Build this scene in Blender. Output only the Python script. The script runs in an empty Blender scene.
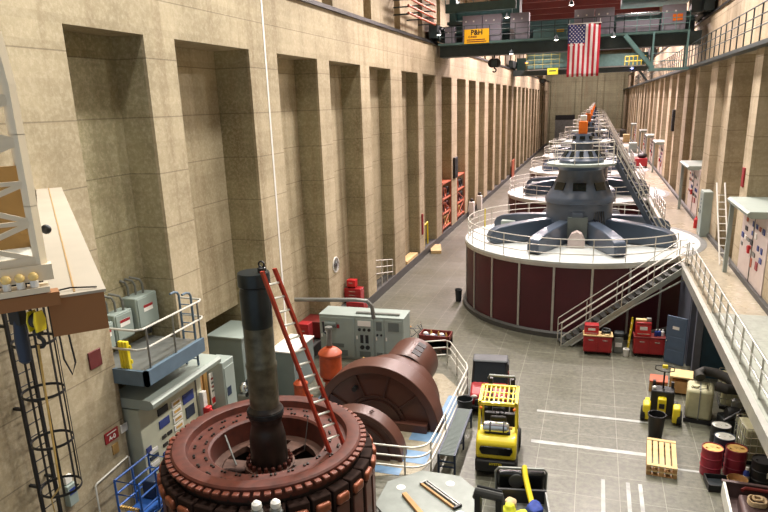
import bpy, bmesh, math, random
from mathutils import Vector, Matrix
random.seed(7)
S = bpy.context.scene
COL = S.collection
PI = math.pi
R = math.radians
sin, cos = math.sin, math.cos

# ------------------------------------------------------------------ materials
def srgb(r, g, b):
    f = lambda c: (c/255/12.92) if c/255 <= .04045 else ((c/255+.055)/1.055)**2.4
    return (f(r), f(g), f(b), 1)

MATS = {}
def mat(name, rgb, rough=.5, metal=0., var=.12, scale=3., spec=.5, bump=0., coat=0.):
    """painted / plain surface with soft procedural wear"""
    m = bpy.data.materials.new(name); m.use_nodes = True
    nt = m.node_tree; N = nt.nodes; L = nt.links
    b = N['Principled BSDF']
    b.inputs['Roughness'].default_value = rough
    b.inputs['Metallic'].default_value = metal
    b.inputs['Specular IOR Level'].default_value = spec
    b.inputs['Coat Weight'].default_value = coat
    tc = N.new('ShaderNodeTexCoord')
    no = N.new('ShaderNodeTexNoise'); no.inputs['Scale'].default_value = scale; no.inputs['Detail'].default_value = 6
    L.new(tc.outputs['Object'], no.inputs['Vector'])
    rp = N.new('ShaderNodeValToRGB'); c = srgb(*rgb)
    lo = [max(0, v*(1-var)) for v in c[:3]]+[1]; hi = [min(1, v*(1+var)) for v in c[:3]]+[1]
    rp.color_ramp.elements[0].position = .3; rp.color_ramp.elements[0].color = lo
    rp.color_ramp.elements[1].position = .7; rp.color_ramp.elements[1].color = hi
    L.new(no.outputs['Fac'], rp.inputs['Fac']); L.new(rp.outputs['Color'], b.inputs['Base Color'])
    if bump:
        bp = N.new('ShaderNodeBump'); bp.inputs['Strength'].default_value = bump
        L.new(no.outputs['Fac'], bp.inputs['Height']); L.new(bp.outputs['Normal'], b.inputs['Normal'])
    MATS[name] = m
    return m

def emit(name, rgb, strength):
    m = bpy.data.materials.new(name); m.use_nodes = True
    b = m.node_tree.nodes['Principled BSDF']
    b.inputs['Base Color'].default_value = srgb(*rgb)
    b.inputs['Emission Color'].default_value = srgb(*rgb)
    b.inputs['Emission Strength'].default_value = strength
    MATS[name] = m; return m

def mathn(nt, op, a, b=None, c=None):
    n = nt.nodes.new('ShaderNodeMath'); n.operation = op
    for i, v in enumerate((a, b, c)):
        if v is None: continue
        if isinstance(v, (int, float)): n.inputs[i].default_value = v
        else: nt.links.new(v, n.inputs[i])
    return n.outputs[0]

def mixc(nt, fac, a, b, mode='MIX'):
    n = nt.nodes.new('ShaderNodeMix'); n.data_type = 'RGBA'; n.blend_type = mode
    for i, v in ((0, fac), (6, a), (7, b)):
        if isinstance(v, (int, float)): n.inputs[i].default_value = v
        elif isinstance(v, tuple): n.inputs[i].default_value = v
        else: nt.links.new(v, n.inputs[i])
    return n.outputs[2]

def noise(nt, vec, scale, detail=5, rough=.55):
    n = nt.nodes.new('ShaderNodeTexNoise'); n.inputs['Scale'].default_value = scale
    n.inputs['Detail'].default_value = detail; n.inputs['Roughness'].default_value = rough
    nt.links.new(vec, n.inputs['Vector']); return n.outputs['Fac']

def ramp(nt, fac, p0, p1, c0=(0, 0, 0, 1), c1=(1, 1, 1, 1)):
    n = nt.nodes.new('ShaderNodeValToRGB'); e = n.color_ramp.elements
    e[0].position = p0; e[0].color = c0; e[1].position = p1; e[1].color = c1
    nt.links.new(fac, n.inputs['Fac']); return n.outputs['Color']

def concrete(name, base, dark, joint=1.55, board=.2):
    m = bpy.data.materials.new(name); m.use_nodes = True; nt = m.node_tree; N = nt.nodes; L = nt.links
    b = N['Principled BSDF']; b.inputs['Roughness'].default_value = .82; b.inputs['Specular IOR Level'].default_value = .25
    g = N.new('ShaderNodeNewGeometry'); pos = g.outputs['Position']
    sp = N.new('ShaderNodeSeparateXYZ'); L.new(pos, sp.inputs[0])
    x, y, z = sp.outputs
    big = noise(nt, pos, .45, 6, .6)
    col = mixc(nt, ramp(nt, big, .35, .68), srgb(*dark), srgb(*base))
    # vertical streaks of wear: noise squeezed in z
    mp = N.new('ShaderNodeMapping'); mp.inputs['Scale'].default_value = (2.2, 2.2, .12); L.new(pos, mp.inputs['Vector'])
    st = noise(nt, mp.outputs[0], 1., 5, .6)
    col = mixc(nt, mathn(nt, 'MULTIPLY', ramp(nt, st, .5, .74), .5), col, srgb(118, 96, 66))
    fine = noise(nt, pos, 9., 8, .7)
    col = mixc(nt, mathn(nt, 'MULTIPLY', ramp(nt, fine, .45, .7), .36), col, srgb(225, 212, 188))
    # board-form tint, one tone per board
    fl = mathn(nt, 'FLOOR', mathn(nt, 'DIVIDE', z, board))
    wn = N.new('ShaderNodeTexWhiteNoise'); wn.noise_dimensions = '1D'; L.new(fl, wn.inputs['W'])
    col = mixc(nt, mathn(nt, 'MULTIPLY', wn.outputs['Value'], .16), col, srgb(112, 96, 72))
    fr = mathn(nt, 'FRACT', mathn(nt, 'DIVIDE', mathn(nt, 'ADD', z, mathn(nt, 'MULTIPLY', fine, .02)), joint))
    ln = mathn(nt, 'LESS_THAN', fr, .022)
    col = mixc(nt, mathn(nt, 'MULTIPLY', ln, .45), col, srgb(84, 72, 55))
    L.new(col, b.inputs['Base Color'])
    bp = N.new('ShaderNodeBump'); bp.inputs['Strength'].default_value = .25; bp.inputs['Distance'].default_value = .03
    L.new(fine, bp.inputs['Height']); L.new(bp.outputs['Normal'], b.inputs['Normal'])
    MATS[name] = m; return m

def terrazzo(name, base, dark, tile=1.22, rough=.3, joint=(160, 158, 146)):
    m = bpy.data.materials.new(name); m.use_nodes = True; nt = m.node_tree; N = nt.nodes; L = nt.links
    b = N['Principled BSDF']
    g = N.new('ShaderNodeNewGeometry'); pos = g.outputs['Position']
    sp = N.new('ShaderNodeSeparateXYZ'); L.new(pos, sp.inputs[0]); x, y, z = sp.outputs
    v = noise(nt, pos, 5.5, 9, .72)
    col = mixc(nt, ramp(nt, v, .38, .62), srgb(*dark), srgb(*base))
    big = noise(nt, pos, .35, 5, .6)
    col = mixc(nt, mathn(nt, 'MULTIPLY', ramp(nt, big, .42, .7), .35), col, srgb(86, 84, 74))
    mp = N.new('ShaderNodeMapping'); mp.inputs['Scale'].default_value = (.4, 3.5, 1); L.new(pos, mp.inputs['Vector'])
    sc = noise(nt, mp.outputs[0], 1.2, 7, .7)
    col = mixc(nt, mathn(nt, 'MULTIPLY', ramp(nt, sc, .56, .7), .25), col, srgb(168, 165, 152))
    jt = None
    for ax in (x, y):
        fr = mathn(nt, 'FRACT', mathn(nt, 'DIVIDE', ax, tile))
        l = mathn(nt, 'LESS_THAN', fr, .014)
        jt = l if jt is None else mathn(nt, 'MAXIMUM', jt, l)
    col = mixc(nt, mathn(nt, 'MULTIPLY', jt, .55), col, srgb(*joint))
    L.new(col, b.inputs['Base Color'])
    L.new(ramp(nt, big, .3, .75, (rough, rough, rough, 1), (rough+.2,)*3+(1,)), b.inputs['Roughness'])
    MATS[name] = m; return m

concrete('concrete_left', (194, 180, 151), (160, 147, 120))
concrete('concrete_recess_shaded', (166, 158, 126), (136, 128, 99))  # greener recess concrete, with the shade of the bay sides put into its colour
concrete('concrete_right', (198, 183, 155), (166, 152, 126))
concrete('concrete_far', (150, 152, 122), (128, 130, 104), joint=3.)
terrazzo('floor_terrazzo', (104, 103, 88), (75, 75, 64), rough=.33)
terrazzo('deck_terrazzo', (172, 163, 142), (144, 134, 114), rough=.2, joint=(126, 118, 102))
terrazzo('deck_pale', (158, 162, 152), (140, 144, 134), rough=.4, joint=(126, 128, 120), tile=3.)
M = MATS
mat('curb_dark', (70, 70, 68), .6)
mat('maroon_panel', (72, 21, 31), .45, var=.18, scale=.6)
mat('gen_blue', (68, 80, 96), .32, var=.08, scale=1.2, coat=.3)
mat('gen_far', (118, 128, 165), .35, var=.06)
mat('disc_white', (184, 190, 187), .4, var=.05)
mat('alu', (190, 190, 184), .35, .55, var=.08)
mat('rail_white', (206, 204, 194), .4, .2, var=.06)
mat('dark_glass', (26, 32, 30), .15, var=.2)
mat('orange', (240, 120, 22), .45, var=.06)
mat('white', (232, 230, 224), .5, var=.05)
mat('pale_pink', (206, 190, 184), .4, var=.05)
mat('steel_grey', (128, 130, 126), .4, .5, var=.15)
mat('cab_grey', (146, 158, 152), .5, var=.06, scale=1.5)
mat('cab_grey_dark', (96, 106, 103), .5, var=.1)
mat('hood_grey', (150, 160, 152), .5, var=.08, scale=1.)
mat('box_grey', (120, 132, 128), .5, var=.08, scale=1.)
mat('panel_cream', (190, 192, 170), .5, var=.06)
mat('blue_label', (44, 62, 130), .5)
mat('navy', (34, 48, 70), .5)
mat('fascia_blue', (92, 112, 128), .5, var=.1)
mat('black', (26, 26, 27), .5, var=.25)
mat('rubber', (24, 24, 24), .75, var=.2)
mat('black_gloss', (20, 22, 22), .22, var=.3)
mat('rust', (82, 37, 26), .5, var=.32, scale=5., bump=.1)
mat('rust_light', (112, 60, 46), .42, var=.2, scale=6.)
mat('copper', (128, 70, 46), .4, .3, var=.25, scale=6.)
mat('pole_dark', (40, 26, 21), .85, var=.35, scale=4., spec=.15)
mat('pole_face', (84, 46, 36), .5, var=.3, scale=4.)
mat('oil_dark', (38, 32, 28), .35, var=.4, scale=4.)
mat('spider', (88, 62, 52), .5, var=.35, scale=3.)
mat('shaft_top', (40, 47, 50), .3, .5, var=.25, scale=3.)
mat('shaft_mid', (88, 87, 74), .34, .35, var=.4, scale=5.)
mat('brown', (82, 50, 40), .4, var=.1, scale=1.5)
mat('brown_dark', (66, 41, 34), .45, var=.12)
mat('orange_pump', (170, 72, 34), .45, var=.18, scale=5.)
mat('red', (158, 30, 36), .42, var=.1)
mat('dark_red', (112, 34, 30), .5, var=.15)
mat('bright_red', (200, 40, 44), .45)
mat('yellow', (226, 204, 34), .4, var=.06, coat=.3)
mat('yellow_sign', (232, 178, 24), .5, var=.04)
mat('lemon', (220, 222, 60), .6)
mat('olive_yellow', (150, 148, 78), .6)
mat('blue_lift', (44, 92, 168), .45, var=.1)
mat('blue_floor', (108, 140, 172), .5, var=.16, scale=2.5)
mat('blue_cloth', (40, 62, 140), .8, var=.2, scale=8)
mat('ladder_red', (158, 50, 32), .45, var=.12)
mat('wood', (206, 178, 126), .7, var=.16, scale=4.)
mat('wood_mid', (176, 134, 84), .7, var=.2, scale=4.)
mat('card_brown', (150, 102, 60), .7, var=.06, scale=1.)
mat('beige_steel', (190, 176, 152), .55, var=.06, scale=1.5)
mat('globe', (246, 214, 138), .35, var=.06)
mat('tan_panel', (168, 132, 76), .6, var=.12)
mat('steel_plate', (112, 119, 113), .45, .25, var=.14, scale=3.)
mat('tank_cream', (176, 172, 138), .6, var=.14, scale=2.)
mat('drum_red', (150, 42, 58), .45, var=.2, scale=3.)
mat('lid_rust', (196, 158, 86), .6, var=.35, scale=6.)
mat('lid_white', (214, 214, 204), .5, var=.12)
mat('hose_dark', (48, 46, 42), .75, var=.3, scale=6)
mat('purple_wall', (92, 98, 112), .5, var=.15, scale=1.5)
mat('door_blue', (74, 92, 116), .5, var=.08)
mat('wall_navy', (34, 66, 86), .5, var=.15)
mat('crane_green', (74, 102, 98), .5, var=.15, scale=1.5)
mat('crane_teal', (96, 132, 130), .5, var=.12)
mat('crane_dark', (48, 62, 64), .5, var=.2)
mat('crane_box', (140, 136, 148), .5, var=.06)
mat('maroon_roof', (122, 62, 62), .6, var=.12, scale=.6)
mat('flag_red', (188, 36, 56), .8, var=.06)
mat('flag_white', (232, 228, 228), .8, var=.04)
mat('flag_blue', (44, 52, 110), .8, var=.06)
mat('cart_brown', (86, 66, 64), .5, var=.15)
mat('beige_rope', (206, 180, 140), .8, var=.15, scale=12)
mat('bin_dark', (38, 44, 48), .5, var=.15)
mat('chrome', (210, 214, 214), .18, .9, var=.05)
mat('sign_red', (150, 34, 40), .5, var=.05)
mat('plate_maroon', (104, 46, 46), .5)
mat('stair_steel', (170, 174, 164), .45, .3, var=.1)
mat('scaf_orange', (178, 92, 62), .55, var=.15)
mat('mast_cream', (236, 222, 196), .55, var=.05)
mat('beam_top', (172, 162, 146), .6, var=.07, scale=1.2)
emit('lamp_glow', (255, 244, 226), 14)
emit('lamp_blue', (150, 160, 255), 8)
emit('lamp_amber', (255, 176, 70), 5)
emit('lamp_panel', (255, 150, 130), 1.5)

# ------------------------------------------------------------------ mesh builder
class MB:
    def __init__(s): s.v = []; s.f = []; s.mi = []
    def add(s, vs, fs, mi=0):
        o = len(s.v); s.v += [tuple(p) for p in vs]
        s.f += [tuple(i+o for i in f) for f in fs]; s.mi += [mi]*len(fs); return s
    def box(s, x0, y0, z0, x1, y1, z1, mi=0):
        vs = [(x0,y0,z0),(x1,y0,z0),(x1,y1,z0),(x0,y1,z0),(x0,y0,z1),(x1,y0,z1),(x1,y1,z1),(x0,y1,z1)]
        return s.add(vs, [(0,3,2,1),(4,5,6,7),(0,1,5,4),(1,2,6,5),(2,3,7,6),(3,0,4,7)], mi)
    def cbox(s, c, d, rz=0, m=None, mi=0):
        dx, dy, dz = d[0]/2, d[1]/2, d[2]/2
        mm = Matrix.Translation(Vector(c)) @ (m if m is not None else Matrix.Rotation(rz, 4, 'Z'))
        vs = [mm @ Vector(p) for p in ((-dx,-dy,-dz),(dx,-dy,-dz),(dx,dy,-dz),(-dx,dy,-dz),(-dx,-dy,dz),(dx,-dy,dz),(dx,dy,dz),(-dx,dy,dz))]
        return s.add(vs, [(0,3,2,1),(4,5,6,7),(0,1,5,4),(1,2,6,5),(2,3,7,6),(3,0,4,7)], mi)
    def bar(s, p, q, w, h=None, mi=0, up=(0,0,1)):
        """rectangular bar from p to q"""
        h = h or w; p = Vector(p); q = Vector(q); d = (q-p).normalized(); u = Vector(up)
        if abs(d.dot(u)) > .98: u = Vector((0,1,0))
        a = d.cross(u).normalized(); b = a.cross(d).normalized()
        vs = []
        for o in (p, q):
            for sa, sb in ((-1,-1),(1,-1),(1,1),(-1,1)): vs.append(o+a*sa*w/2+b*sb*h/2)
        return s.add(vs, [(0,3,2,1),(4,5,6,7),(0,1,5,4),(1,2,6,5),(2,3,7,6),(3,0,4,7)], mi)
    def tube(s, pts, r, n=8, closed=False, mi=0):
        pts = [Vector(p) for p in pts]; k = len(pts); vs = []; a = None
        for i, p in enumerate(pts):
            pr = pts[i-1] if (i > 0 or closed) else p; nx = pts[(i+1) % k] if (i < k-1 or closed) else p
            d = (nx-pr).normalized()
            if a is None:
                u = Vector((0,0,1)) if abs(d.z) < .9 else Vector((1,0,0))
                a = d.cross(u).normalized()
            else: a = (a - d*a.dot(d)).normalized()
            b = d.cross(a)
            rr = r[i] if isinstance(r, (list, tuple)) else r
            for j in range(n):
                t = 2*PI*j/n; vs.append(p + a*cos(t)*rr + b*sin(t)*rr)
        fs = []
        for i in range(k if closed else k-1):
            for j in range(n):
                i2 = (i+1) % k
                fs.append((i*n+j, i*n+(j+1)%n, i2*n+(j+1)%n, i2*n+j))
        if not closed: fs += [tuple(range(n-1,-1,-1)), tuple((k-1)*n+j for j in range(n))]
        return s.add(vs, fs, mi)
    def lathe(s, prof, n=32, c=(0,0,0), axis='Z', a0=0, a1=2*PI, mi=0, cap=True):
        """profile [(r, h)] turned round an axis"""
        full = abs(a1-a0-2*PI) < 1e-6; m = n if full else n+1; vs = []
        for r, h in prof:
            for j in range(m):
                t = a0+(a1-a0)*j/n
                p = (r*cos(t), r*sin(t), h)
                if axis == 'Y': p = (p[0], p[2], p[1])
                elif axis == 'X': p = (p[2], p[0], p[1])
                vs.append((p[0]+c[0], p[1]+c[1], p[2]+c[2]))
        fs = []
        for i in range(len(prof)-1):
            for j in range(n):
                j2 = (j+1) % m
                fs.append((i*m+j, i*m+j2, (i+1)*m+j2, (i+1)*m+j))
        if cap and full:
            if prof[0][0] > 1e-6: fs.append(tuple(range(m-1,-1,-1)))
            if prof[-1][0] > 1e-6: fs.append(tuple((len(prof)-1)*m+j for j in range(m)))
        return s.add(vs, fs, mi)
    def cyl(s, p, q, r, n=16, mi=0): return s.tube([p, q], r, n, mi=mi)
    def ring(s, r0, r1, z0, z1, n=48, c=(0,0,0), a0=0, a1=2*PI, axis='Z', mi=0):
        pr = [(r0,z0),(r1,z0),(r1,z1),(r0,z1),(r0,z0)]
        s.lathe(pr, n, c, axis, a0, a1, mi, cap=False)
        return s
    def prism(s, poly, t0, t1, axis='Y', m=None, mi=0):
        """polygon (a,b) pushed along an axis: Y -> (a,t,b), X -> (t,a,b), Z -> (a,b,t)"""
        f = {'Y': lambda a,b,t: (a,t,b), 'X': lambda a,b,t: (t,a,b), 'Z': lambda a,b,t: (a,b,t)}[axis]
        n = len(poly); vs = [Vector(f(a,b,t)) for t in (t0,t1) for a,b in poly]
        if m is not None: vs = [m @ v for v in vs]
        return s.add(vs, [tuple(range(n-1,-1,-1)), tuple(range(n,2*n))]+[(i,(i+1)%n,n+(i+1)%n,n+i) for i in range(n)], mi)
    def sph(s, c, r, n=12, k=8, sc=(1,1,1), mi=0):
        pr = [(max(r*sin(PI*i/k), 1e-5), -r*cos(PI*i/k)) for i in range(k+1)]
        o = len(s.v); s.lathe(pr, n, (0,0,0), mi=mi, cap=False)
        for i in range(o, len(s.v)):
            v = s.v[i]; s.v[i] = (v[0]*sc[0]+c[0], v[1]*sc[1]+c[1], v[2]*sc[2]+c[2])
        return s
    def build(s, name, m, parent=None, loc=(0,0,0), rz=0, bev=0, smooth=True, rot=None):
        me = bpy.data.meshes.new(name); me.from_pydata(s.v, [], s.f)
        ms = m if isinstance(m, (list, tuple)) else [m]
        for q in ms: me.materials.append(MATS[q])
        if len(ms) > 1: me.polygons.foreach_set('material_index', s.mi)
        bm = bmesh.new(); bm.from_mesh(me)
        bmesh.ops.remove_doubles(bm, verts=bm.verts, dist=1e-6)
        bmesh.ops.recalc_face_normals(bm, faces=bm.faces); bm.to_mesh(me); bm.free()
        if smooth:
            me.polygons.foreach_set('use_smooth', [True]*len(me.polygons)); me.set_sharp_from_angle(angle=.6)
        o = bpy.data.objects.new(name, me); COL.objects.link(o)
        o.location = loc; o.rotation_euler = rot if rot else (0,0,rz)
        if parent is not None: o.parent = parent
        if bev:
            b = o.modifiers.new('bevel', 'BEVEL'); b.width = bev; b.segments = 2; b.limit_method = 'ANGLE'
        return o

def thing(name, label, cat, loc=(0,0,0), rz=0, group=None):
    o = bpy.data.objects.new(name, None); COL.objects.link(o); o.empty_display_size = .2
    o.location = loc; o.rotation_euler = (0,0,rz); return tag(o, label, cat, group)
def tag(o, label, cat, group=None):
    o['label'] = label; o['category'] = cat
    if group: o['group'] = group
    return o
def struct(name, mb, m, **k):
    o = mb.build(name, m, **k); o['kind'] = 'structure'; return o
def dup(root, loc, rz=None, label=None, group=None):
    def cp(o, par):
        c = o.copy(); COL.objects.link(c)
        if par is not None: c.parent = par
        for ch in list(o.children): cp(ch, c)
        return c
    r = cp(root, None); r.location = loc
    if rz is not None: r.rotation_euler = (0,0,rz)
    if label: r['label'] = label
    if group: r['group'] = group
    return r
def share(o, loc=None, rz=None, parent=None):
    c = o.copy(); COL.objects.link(c); c.parent = parent if parent is not None else o.parent
    if loc is not None: c.location = loc
    if rz is not None: c.rotation_euler = (0,0,rz)
    for ch in list(o.children):
        d = ch.copy(); COL.objects.link(d); d.parent = c
    return c
def text(name, s, size, m, parent, mtx, ext=.003, bold=0.):
    cu = bpy.data.curves.new(name, 'FONT'); cu.body = s; cu.size = size; cu.extrude = ext; cu.offset = bold
    cu.align_x = 'CENTER'; cu.align_y = 'CENTER'
    t = bpy.data.objects.new(name+'_tmp', cu); COL.objects.link(t)
    bpy.context.view_layer.update()
    me = bpy.data.meshes.new_from_object(t.evaluated_get(bpy.context.evaluated_depsgraph_get()))
    bpy.data.objects.remove(t); me.materials.clear(); me.materials.append(MATS[m])
    o = bpy.data.objects.new(name, me); COL.objects.link(o)
    if parent is not None: o.parent = parent
    o.matrix_local = mtx; return o
def face_my(x, y, z): return Matrix.Translation((x,y,z)) @ Matrix.Rotation(PI/2, 4, 'X')                 # reads from -y
def face_px(x, y, z): return Matrix.Translation((x,y,z)) @ Matrix.Rotation(PI/2, 4, 'Z') @ Matrix.Rotation(PI/2, 4, 'X')   # reads from +x
def arc(cx, cy, r, a0, a1, n, z=0): return [(cx+r*cos(a0+(a1-a0)*i/n), cy+r*sin(a0+(a1-a0)*i/n), z) for i in range(n+1)]

# ------------------------------------------------------------------ camera (28 mm view, photo cropped at the bottom)
F = 643.88
CX = [[.0]*3 for _ in range(3)]
Yc = Vector((598-384, -(98-288), -F)).normalized()
Zc = -Vector((455-384, -(2550-288), -F)).normalized()
Zc = (Zc - Yc*Zc.dot(Yc)).normalized(); Xc = Yc.cross(Zc)
cam = bpy.data.cameras.new('camera'); co = bpy.data.objects.new('camera', cam); COL.objects.link(co)
co.matrix_world = Matrix.Translation((0,0,11)) @ Matrix((Xc, Yc, Zc)).to_4x4()
cam.sensor_width = 36; cam.lens = F/768*36; cam.shift_y = 32/768; cam.clip_end = 500; cam.clip_start = .1
S.camera = co

XL, XR, DZ, YF = -11.7, 6.05, 3.7, 172.0

# ------------------------------------------------------------------ the setting
struct('floor', MB().box(-17, -2, -.3, 4.1, YF, 0).box(4.1, -2, -.3, 9, YF, 0), 'floor_terrazzo', smooth=False)
# left wall: pilasters, lintel band, recessed backs
bays = [(12.77,15.63,-12.73,0),(17.01,21.33,-13.1,3.6),(23.48,27.3,-12.8,0),(28.66,32.85,-12.78,0),(34.29,38.11,-12.5,0),(40.44,44.34,-12.5,0),
        (45.71,49.66,-12.6,0),(51.6,55.4,-12.6,0),(57.66,61.68,-12.6,0),(63.22,67.07,-12.6,0),(69.02,72.79,-12.6,0),(75.26,79.3,-12.6,0)]
y = 81.0
while y < YF-5: bays.append((y, y+3.95, -12.6, 0)); y += 5.83
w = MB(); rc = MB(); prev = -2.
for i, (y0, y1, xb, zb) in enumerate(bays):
    w.box(XL-.1, prev, 0, XL, y0, 13.0); rc.box(-15.2, prev, 0, XL-.1, y0, 13.0)  # lighter front skin; side faces get the tone with shade painted in
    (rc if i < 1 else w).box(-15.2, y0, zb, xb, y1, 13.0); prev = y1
struct('wall_left', rc, 'concrete_recess_shaded', smooth=False)
w.box(-15.2, prev, 0, XL, YF, 13.0).box(-15.2, -2, 13.0, XL, YF, 15.15)
w.box(-15.6, 17.01, 0, -15.2, 21.33, 3.6)
struct('wall_left', w, 'concrete_left', smooth=False)
w = MB()
for y0, y1, xb, zb in bays[2:]: w.box(xb-.01, y0-.0, 0, XL-.02, y1, .5)
struct('trim_1', w, 'curb_dark', smooth=False)                       # raised bay floors
struct('baseboard_left', MB().box(XL-.06, 21.6, 0, XL+.03, YF, .52), 'curb_dark', smooth=False)
struct('trim_2', MB().box(XL, 22.48, 0, XL+.012, 22.6, 15.15), 'white', smooth=False)   # expansion joint
# crane ledge and upper wall on the left
struct('trim_3', MB().box(-12.4, -2, 15.15, -11.6, YF, 15.25).box(-11.95, -2, 15.25, -11.75, YF, 15.38), 'black', smooth=False)
w = MB(); y = -2.
w.box(-13.6, -2, 15.15, -13.1, YF, 22.8)
y = 2.2
while y < YF-4: w.box(-13.3, y, 15.15, -12.3, y+4.45, 20.6); y += 5.75
w.box(-13.6, -2, 20.6, -12.3, YF, 22.8)
struct('wall_left', w, 'concrete_left', smooth=False)
# right wall above the gallery
rb = [(14.1,18.2,1.6),(19.7,23.9,1.6),(25.4,29.8,1.6),(31.2,35.6,1.6),(36.5,40.1,.4),(42.3,47.0,1.6),(47.9,51.8,.4),(53.9,58.4,1.6)]
y = 59.5
while y < YF-12: rb += [(y, y+3.9, .4), (y+6., y+10.4, 1.6)]; y += 11.6
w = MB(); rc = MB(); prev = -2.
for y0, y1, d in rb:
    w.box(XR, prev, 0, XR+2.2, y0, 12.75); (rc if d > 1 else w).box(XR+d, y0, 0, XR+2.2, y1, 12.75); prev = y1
struct('wall_right', rc, 'concrete_recess_shaded', smooth=False)
w.box(XR, prev, 0, XR+2.2, YF, 12.75).box(XR, -2, 12.75, XR+2.2, YF, 13.0).box(XR+.6, -2, 13.0, XR+2.2, YF, 15.9)
struct('wall_right', w, 'concrete_right', smooth=False)
w = MB(); y = 1.
while y < YF-4: w.box(XR+.9, y, 15.9, XR+2.2, y+3.9, 20.6); y += 5.8
w.box(XR+1.6, -2, 15.9, XR+2.2, YF, 20.6).box(XR+.9, -2, 20.6, XR+2.2, YF, 22.8)
struct('wall_right', w, 'concrete_right', smooth=False)
struct('trim_4', MB().box(XR+.5, -2, 15.9, XR+.95, YF, 15.98).box(XR+.62, -2, 15.98, XR+.75, YF, 16.1), 'black', smooth=False)
struct('trim_5', MB().box(XR-.42, -2, 12.72, XR+.1, YF, 12.88), 'crane_dark', smooth=False)      # walkway plate
w = MB()
for x0 in (-15.2, -11.2, -5.2, -.2, 4.4): w.box(x0, YF-.5, 0, x0+1.3, YF, 22.8)
w.box(-15.2, YF, 0, 9, YF+.5, 22.8)
struct('wall_back', w, 'concrete_far', smooth=False)
d = MB().box(-10.6, YF-.14, 0, -5.2, YF, 6.6)
dd = struct('door_1', d, 'steel_grey', smooth=False)
s_ = MB()
for k in range(9): s_.box(-10.5, YF-.2, .2+k*.64, -5.3, YF-.14, .72+k*.64)
s_.build('door_panel', 'steel_grey', dd); MB().box(-10.9, YF-.24, 6.05, -4.9, YF-.14, 7.2).build('lintel', 'black', dd)
# ceiling and roof beams
c = MB().box(-15.2, -2, 22.8, 9, YF+.5, 23.1)
struct('ceiling', c, 'maroon_roof', smooth=False)
c = MB(); y = 4.
while y < YF: c.box(-13.1, y, 21.5, 7.6, y+.35, 22.8); y += 5.8
for x0 in (-9, -5, -1, 3): c.box(x0, -2, 22.3, x0+.25, YF, 22.7)
struct('trim_6', c, 'maroon_roof', smooth=False)
# raised gallery floor on the right
struct('floor', MB().box(4.1, -2, 3.4, XR+.01, YF, DZ), 'deck_terrazzo', smooth=False)
struct('floor', MB().box(4.1, 5, DZ, XR+.01, 23.7, DZ+.004), 'deck_pale', smooth=False)
struct('trim_7', MB().box(3.95, -2, 3.36, 4.1, 31, DZ+.04).box(3.95, 41.2, 3.36, 4.1, YF, DZ+.04), 'alu', smooth=False)
struct('baseboard_right', MB().box(XR-.14, -2, DZ, XR+.02, YF, DZ+.2), 'curb_dark', smooth=False)
# walls below the gallery edge
struct('wall_right', MB().box(4.14, 28.1, 0, 4.24, 31.6, 3.4), 'purple_wall', smooth=False)
struct('wall_right', MB().box(4.5, 26.7, 0, XR, 26.85, 3.4), 'wall_navy', smooth=False)
w = MB().box(4.2, 26.6, 0, 4.46, 26.86, 3.4).box(4.16, 27.9, 0, 4.36, 28.1, 3.4)
struct('trim_8', w, 'purple_wall', smooth=False)
# yellow-white floor stripes
st = MB()
for (x0, y0, x1, y1) in ((-1.5,19.78,2.2,19.99),(-1.5,22.1,2.6,22.26),(2.6,19.2,3.6,19.3)): st.box(x0, y0, 0, x1, y1, .005)
for x0 in (.72, 1.42, 1.76): st.box(x0, 14.2, 0, x0+.11, 18.1, .005)
mat('tape', (158, 160, 156), .5, var=.32, scale=2.4)
struct('trim_9', st, 'tape', smooth=False)
struct('floor', MB().prism([(-9.9,14.6),(-5.6,16.6),(-4.7,16.9),(-4.45,17.6),(-4.4,23),(-5.6,24.6),(-9.5,24.2),(-9.9,20)], 0, .012, 'Z'), 'deck_terrazzo', smooth=False)
for x0, y0, x1, y1 in ((-9.8,18.2,-8.9,24.0),(-5.9,17.5,-4.55,18.25),(-5.5,18.9,-4.5,19.6),(-4.9,20.3,-4.45,22.6),(-8.9,22.6,-7.7,24.1),(-9,17.2,-7.2,18.3),(-7,16.7,-5.2,17.1)):
    struct('floor', MB().box(x0, y0, .012, x1, y1, .018), 'blue_floor', smooth=False)

# ------------------------------------------------------------------ lights: rows of high-bay lamps under the roof, added world fill through the south end left unbuilt
def area(name, loc, size, power, col=(1,.9,.78), rot=(0,0,0), sy=None):
    l = bpy.data.lights.new(name, 'AREA'); l.energy = power; l.color = col; l.size = size
    if sy: l.shape = 'RECTANGLE'; l.size_y = sy
    o = bpy.data.objects.new(name, l); COL.objects.link(o); o.location = loc; o.rotation_euler = rot; return o
yy = [13, 21, 29, 37, 46, 56, 67, 79, 92, 106, 122, 140, 160]
for i, y in enumerate(yy):
    far = min(1, max(0, (y-22)/40)); p = 1020 if y < 34 else (1600 if y < 60 else (2700 if y < 155 else 900))
    c_ = (1, .965-.17*far, .88-.1*far)
    for x0, k_ in ((-7.6, 1.0), (2.6, 1.0)):
        l_ = area('high_bay_light', (x0, y, 21.2), .9, p*k_, c_, (R(-24) if y < 159 else R(30),0,0)); l_.data.spread = R(125)
wd = bpy.data.worlds.new('world'); S.world = wd; wd.use_nodes = True
wd.node_tree.nodes['Background'].inputs[0].default_value = (.86, .93, 1, 1)
wd.node_tree.nodes['Background'].inputs[1].default_value = .5
S.view_settings.view_transform = 'Standard'; S.view_settings.look = 'None'; S.view_settings.gamma = 1
S.view_settings.exposure = 0.0

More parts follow.
